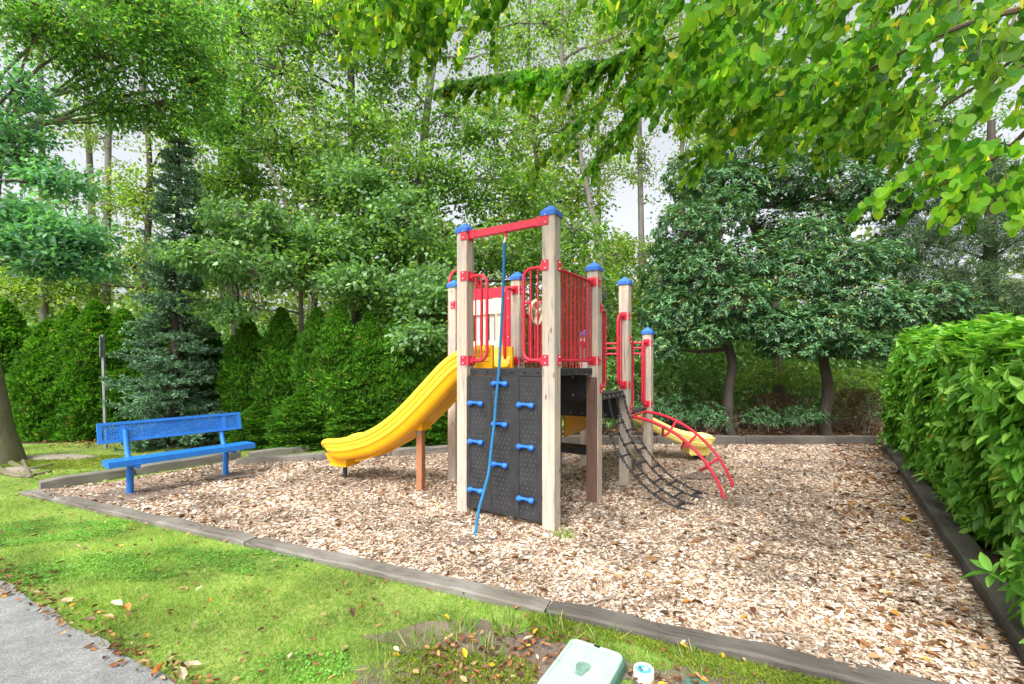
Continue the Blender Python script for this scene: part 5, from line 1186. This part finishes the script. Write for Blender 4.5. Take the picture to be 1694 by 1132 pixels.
# --- clipped hedge of long glossy leaves on the right
HA = np.array([2.92,2.21]); HD = unit(np.array([.565,.825])); HN = np.array([HD[1],-HD[0]]); base = np.array([*(HA+HD*3.5+HN*.7),0])
HG = vthing('leafy_hedge', base, 'dense bright green hedge of long ribbed leaves along the right side of the play area', 'hedge')
def hsurf(n):
    s_ = rng.uniform(-.6,7.35,n)**1.0; u = rng.uniform(0,1,n)      # u: 0..0.62 face, .62..1 top
    top = 1.66+.34*np.clip(s_/7,0,1)
    face = u < .60; z = np.where(face, rng.uniform(.02,1,n)**.9*top, top); w = np.where(face, 0, rng.uniform(0,1.5,n))
    r = .30; # round the top edge
    zz = z.copy(); ww = w.copy()
    k = face & (z > top-r); t = np.clip((z-(top-r))/r,0,1); ww = np.where(k, r*(1-np.sqrt(np.maximum(0,1-t*t))), ww)
    end = s_ > 6.9; lum = .13*np.sin(2.7*s_+1)*np.sin(3.1*z+.5)+.09*np.sin(6.3*s_+2*z+5*w)+.06*np.sin(11*s_-6*w)+.06*rng.normal(0,1,n)+np.where(rng.uniform(0,1,n)<.06,.10,0)
    ww = ww-np.where(face, lum-.05+.0*z, 0)+np.where(face, .12*(1-z/top)**2-.10*np.sin(z/top*math.pi), 0); zz = zz+np.where(face, 0, lum*.95)
    x = HA[None]+HD[None]*s_[:,None]+HN[None]*ww[:,None]
    o = np.where(face[:,None], np.column_stack([-HN[0]*np.ones(n), -HN[1]*np.ones(n), .35+.0*z]), np.array([0,0,1.])); o = o+rng.normal(0,.25,(n,3))
    return np.column_stack([x, zz]), o
C, O = hsurf(15000); dens = rng.uniform(0,1,len(C)); 
inner = rng.uniform(0,1,len(C))**2*.25; on = O/np.linalg.norm(O,axis=1,keepdims=True); C = C-on*inner[:,None]
# end cap facing the back corner
n = 900; z = rng.uniform(.05,1.98,n); w = rng.uniform(-.05,1.5,n); E = np.column_stack([HA+HD*7.35+HN*w[:,None]+HD*(.12*np.sin(3*z+2*w))[:,None], z]); EO = np.column_stack([np.tile(HD,(n,1)), np.full(n,.3)])+rng.normal(0,.25,(n,3))
C = np.concatenate([C,E]); O = np.concatenate([O,EO])
rosettes('foliage', C, O, 7, .122, T_LONG, 'hedgeleaf', HG, droop=.12, origin=base, roll=.3, svar=.35, spread=1.0)
m2 = MB()
for i in range(110):
    s_ = random.uniform(-1.2,7.2); w = random.uniform(.25,1.2); a = HA+HD*s_+HN*w; b = HA+HD*(s_+random.uniform(-.4,.4))+HN*(w+random.uniform(-.25,.25)); m2.tube(wander([*a,-.05],[*b,random.uniform(1.3,1.85)],6,.05), tap(.016,.006,6), 5, cap=False)
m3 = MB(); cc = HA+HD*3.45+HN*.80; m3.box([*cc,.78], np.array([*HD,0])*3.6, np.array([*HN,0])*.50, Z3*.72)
obj('stems', m2, 'twig', HG, origin=base); obj('shaded_core', m3, 'thujacore', HG, origin=base)  # hedge core is a plain box, inner shade put into its dark colour

# --- katsura-like tree over the camera at the right
kb = np.array([4.9,.9,0]); KT = vthing('round_leaved_tree', kb, 'tree with round bright green leaves overhanging the top right of the play area', 'tree')
m2 = MB(); kt = [kb-[0,0,.1], kb+[-.05,.05,1.2], kb+[-.2,.2,2.4], kb+[-.5,.5,3.4], kb+[-.9,.9,4.6]]; m2.tube(cr(kt,4), tap(.16,.07,16), 10)
def area(poly, n, y0, y1, pw=1.0):
    pl = np.array(poly, float); lo, hi = pl.min(0), pl.max(0); out = []
    while len(out) < n:
        x, y = rng.uniform(lo[0],hi[0]), rng.uniform(lo[1],hi[1])
        if inside([x],[y],poly)[0]: out.append(P(x, y, y0+(y1-y0)*rng.uniform()**pw))
    return out
LC, LD = [], []
def spray(p, L, dirv, droop=.5, sp=.027, br=.0035):
    n = max(4, int(L/sp)); d = unit(dirv); pts = [np.array(p)]; 
    for i in range(n):
        d = unit(d+np.array([0,0,-droop/n])+rng.normal(0,.03,3)); pts.append(pts[-1]+d*sp)
        s_ = unit(np.cross(d, Z3+rng.normal(0,.1,3)))
        for sg in (-1,1):
            if rng.uniform() < .9:
                LC.append(pts[-1]+s_*sg*.012); LD.append(s_*sg*rng.uniform(.3,.9)+d*.35+np.array([0,0,-rng.uniform(.5,1.8)]))
    m2.tube(pts[::2]+[pts[-1]], tap(br, .0012, len(pts[::2])), 4, cap=False)
mains = [[(1760,-120,2.4),(1560,-60,2.9),(1380,-20,3.3),(1180,40,3.6),(1010,100,3.9),(900,118,4.1),(760,138,4.4)],
 [(1760,-60,2.2),(1560,60,2.7),(1400,130,3.1),(1270,190,3.5),(1190,240,3.8)], [(1760,-200,2.3),(1400,-130,2.8),(1100,-90,3.2),(850,-60,3.4),(620,-30,3.5)],
 [(1760,0,1.7),(1600,40,1.9),(1450,110,2.3),(1340,190,3.0)], [(1760,150,1.9),(1680,235,2.1),(1600,290,2.3),(1520,315,2.5)], [(1760,30,2.4),(1620,140,2.8),(1480,220,3.2),(1400,250,3.6)], [(1760,-150,1.4),(1500,-80,1.6),(1300,-30,1.9),(1150,10,2.3)]]
for mn in mains:
    pts = cr([P(*a) for a in mn], 3); m2.tube([kb+[-.5,.5,3.4]]+pts, tap(.016,.003,len(pts)), 6, cap=False)
dirl = np.array([-.75,.25,-.35])
for pl, n, y0, y1, L in [
  ([(1060,-120),(1760,-160),(1760,120),(1560,170),(1400,140),(1260,130),(1130,60)], 290, 2.0, 3.6, .42),
  ([(1130,60),(1260,110),(1400,130),(1560,150),(1560,205),(1400,215),(1270,200),(1190,185),(1120,130)], 190, 2.6, 4.0, .30),
  ([(1560,-80),(1760,-80),(1760,150),(1640,140)], 12, 1.25, 2.0, .26),
  ([(1200,-140),(1600,-140),(1600,-20),(1300,-20)], 24, 1.3, 2.2, .3),
  ([(1560,245),(1760,190),(1760,290),(1600,300)], 26, 1.7, 2.6, .30),
  ([(960,-100),(1140,-80),(1120,20),(1000,-10)], 34, 2.6, 3.6, .30),
  ([(600,-120),(960,-120),(830,-20),(640,-30)], 80, 2.6, 3.6, .5),
  ([(560,-60),(790,-60),(740,40),(600,40)], 60, 2.9, 3.8, .38)]:
    for p in area(pl, n, y0, y1): spray(p, L*rng.uniform(.6,1.3), dirl+rng.normal(0,.35,3), rng.uniform(.4,1.3))
br = cr([P(1090,60,3.8),P(1010,98,3.9),P(940,110,4.05),P(860,118,4.2),P(800,126,4.35),P(745,140,4.45)], 8)
for i, p in enumerate(br):
    LC.append(p+[0,0,.01]); LD.append(np.array([rng.normal(0,.3),-.5,-.9])); LC.append(p+[.02,0,0]); LD.append(np.array([.2,-.3,-1.0]))
    for _ in range(3): spray(p, rng.uniform(.18,.42)*(1.55-.9*i/len(br)), np.array([-.8,-.1,-.55])+rng.normal(0,.25,3), rng.uniform(.3,1.0))
for a, b_, k in [((1090,100,3.7),(900,255,4.0),16),((1130,90,3.7),(985,262,3.9),18),((1180,120,3.6),(1060,170,3.8),8),((1240,190,3.5),(1160,265,3.7),8),((1100,60,3.6),(1040,230,3.8),10)]:
    ln = cr([P(*a), (P(*a)+P(*b_))/2+[0,0,.05], P(*b_)], k//2); m2.tube(ln, tap(.006,.002,len(ln)-1), 4, cap=False)
    for p in ln:
      for _ in range(2): spray(p, rng.uniform(.12,.34), np.array([-.5,-.1,-.8])+rng.normal(0,.35,3), .5)
obj('trunk', m2, 'twig', KT, origin=kb, smooth=True)
leafcloud('crown', np.array(LC), np.array(LD), .044, T_HEART, 'katsura', KT, roll=1.1, up=np.array([-.25,-.85,.45])*np.ones((len(LC),1)), svar=.28, origin=kb)

# --- root flare and flat stones at the left trunk
def rock(px, py, w, d, h, lab):
    g = G(px, py); m_ = MB(); m_.ball((g[0],g[1],-.01), 1, 14, 8, sc=(w,d,h)); v = np.array(m_.v); l1 = lump(v, 5, px); l2 = lump(v, 17, px)
    v[:,2] += .012*l1+.006*l2; v[:,0] += .06*l1*w; v[:,1] += .08*l2*d; v[:,2] = np.minimum(v[:,2], h*.75+.006*l2); m_.v = [tuple(x) for x in v]
    o = obj('flat_stone', m_, 'stone', smooth=60); tagall(o, lab, 'stone', 'flat stones by the left tree')
M['stone'] = simple('lichen_stone', (.27,.24,.19), .9, .3, 6, bmp=.6, dirt=(.14,.15,.06))
rock(95,757,.75,.22,.05,'long flat stone right of the mossy trunk'); rock(28,778,.35,.16,.05,'small flat stone at the foot of the mossy trunk')
def surfroot(pts, lab, r=.05):
    p = cr([G(a,b,.01) for a,b in pts], 4); m_ = MB(); m_.tube(p, tap(r,r*.35,len(p)-1), 7); o = obj('surface_root', m_, 'barkmoss', smooth=True); tagall(o, lab, 'tree root', 'surface roots on the lawn')
surfroot([(15,765),(40,776),(60,775),(88,768)], 'grey surface root curling over the lawn beside the flat stone'); surfroot([(-10,772),(20,786),(48,787),(85,780)], 'lower surface root nearest the camera at the left edge')
surfroot([(38,762),(50,790),(40,780)], 'short root crossing between the two long ones', .03)

# --- far woodland: everything beyond that reads as one mass
n = 110000; a = rng.uniform(-1.02,1.02,n); Rr = rng.uniform(17,27,n); X = Rr*np.tan(a*.9)
hgt = 6.5+2.2*np.sin(X*.55)+1.8*np.sin(X*1.3+1); pxs = CX+F*X/Rr
hgt = np.where((pxs > 330) & (pxs < 960), hgt+4, hgt); hgt = np.where(((pxs > 975) & (pxs < 1140)) | ((pxs > 45) & (pxs < 205)), 5.8+.9*np.sin(X*2), hgt)
z = rng.uniform(0,1,n)**1.1*hgt; k_ = (z < 4) | (rng.uniform(0,1,n) < .55); X, Rr, z = X[k_], Rr[k_], z[k_]; n = len(X)
leafcloud('far_woodland', np.column_stack([X,Rr,z]), rdir(n), .24, T_DIA, 'farleaf', roll=2, wid=1.3, kind='stuff', label='pale yellow green woodland filling the gaps far behind the trees', category='woodland')
n = 90000; X = rng.uniform(-17,17,n); Yy = rng.uniform(12.6,15.5,n); z = rng.uniform(0,1,n)**1.2*(3.1+.5*np.sin(X*1.1))
leafcloud('undergrowth', np.column_stack([X,Yy,z]), rdir(n), .13, T_DIA, 'shrub', roll=2, kind='stuff', label='tangled green undergrowth behind the hedge and trees', category='undergrowth')
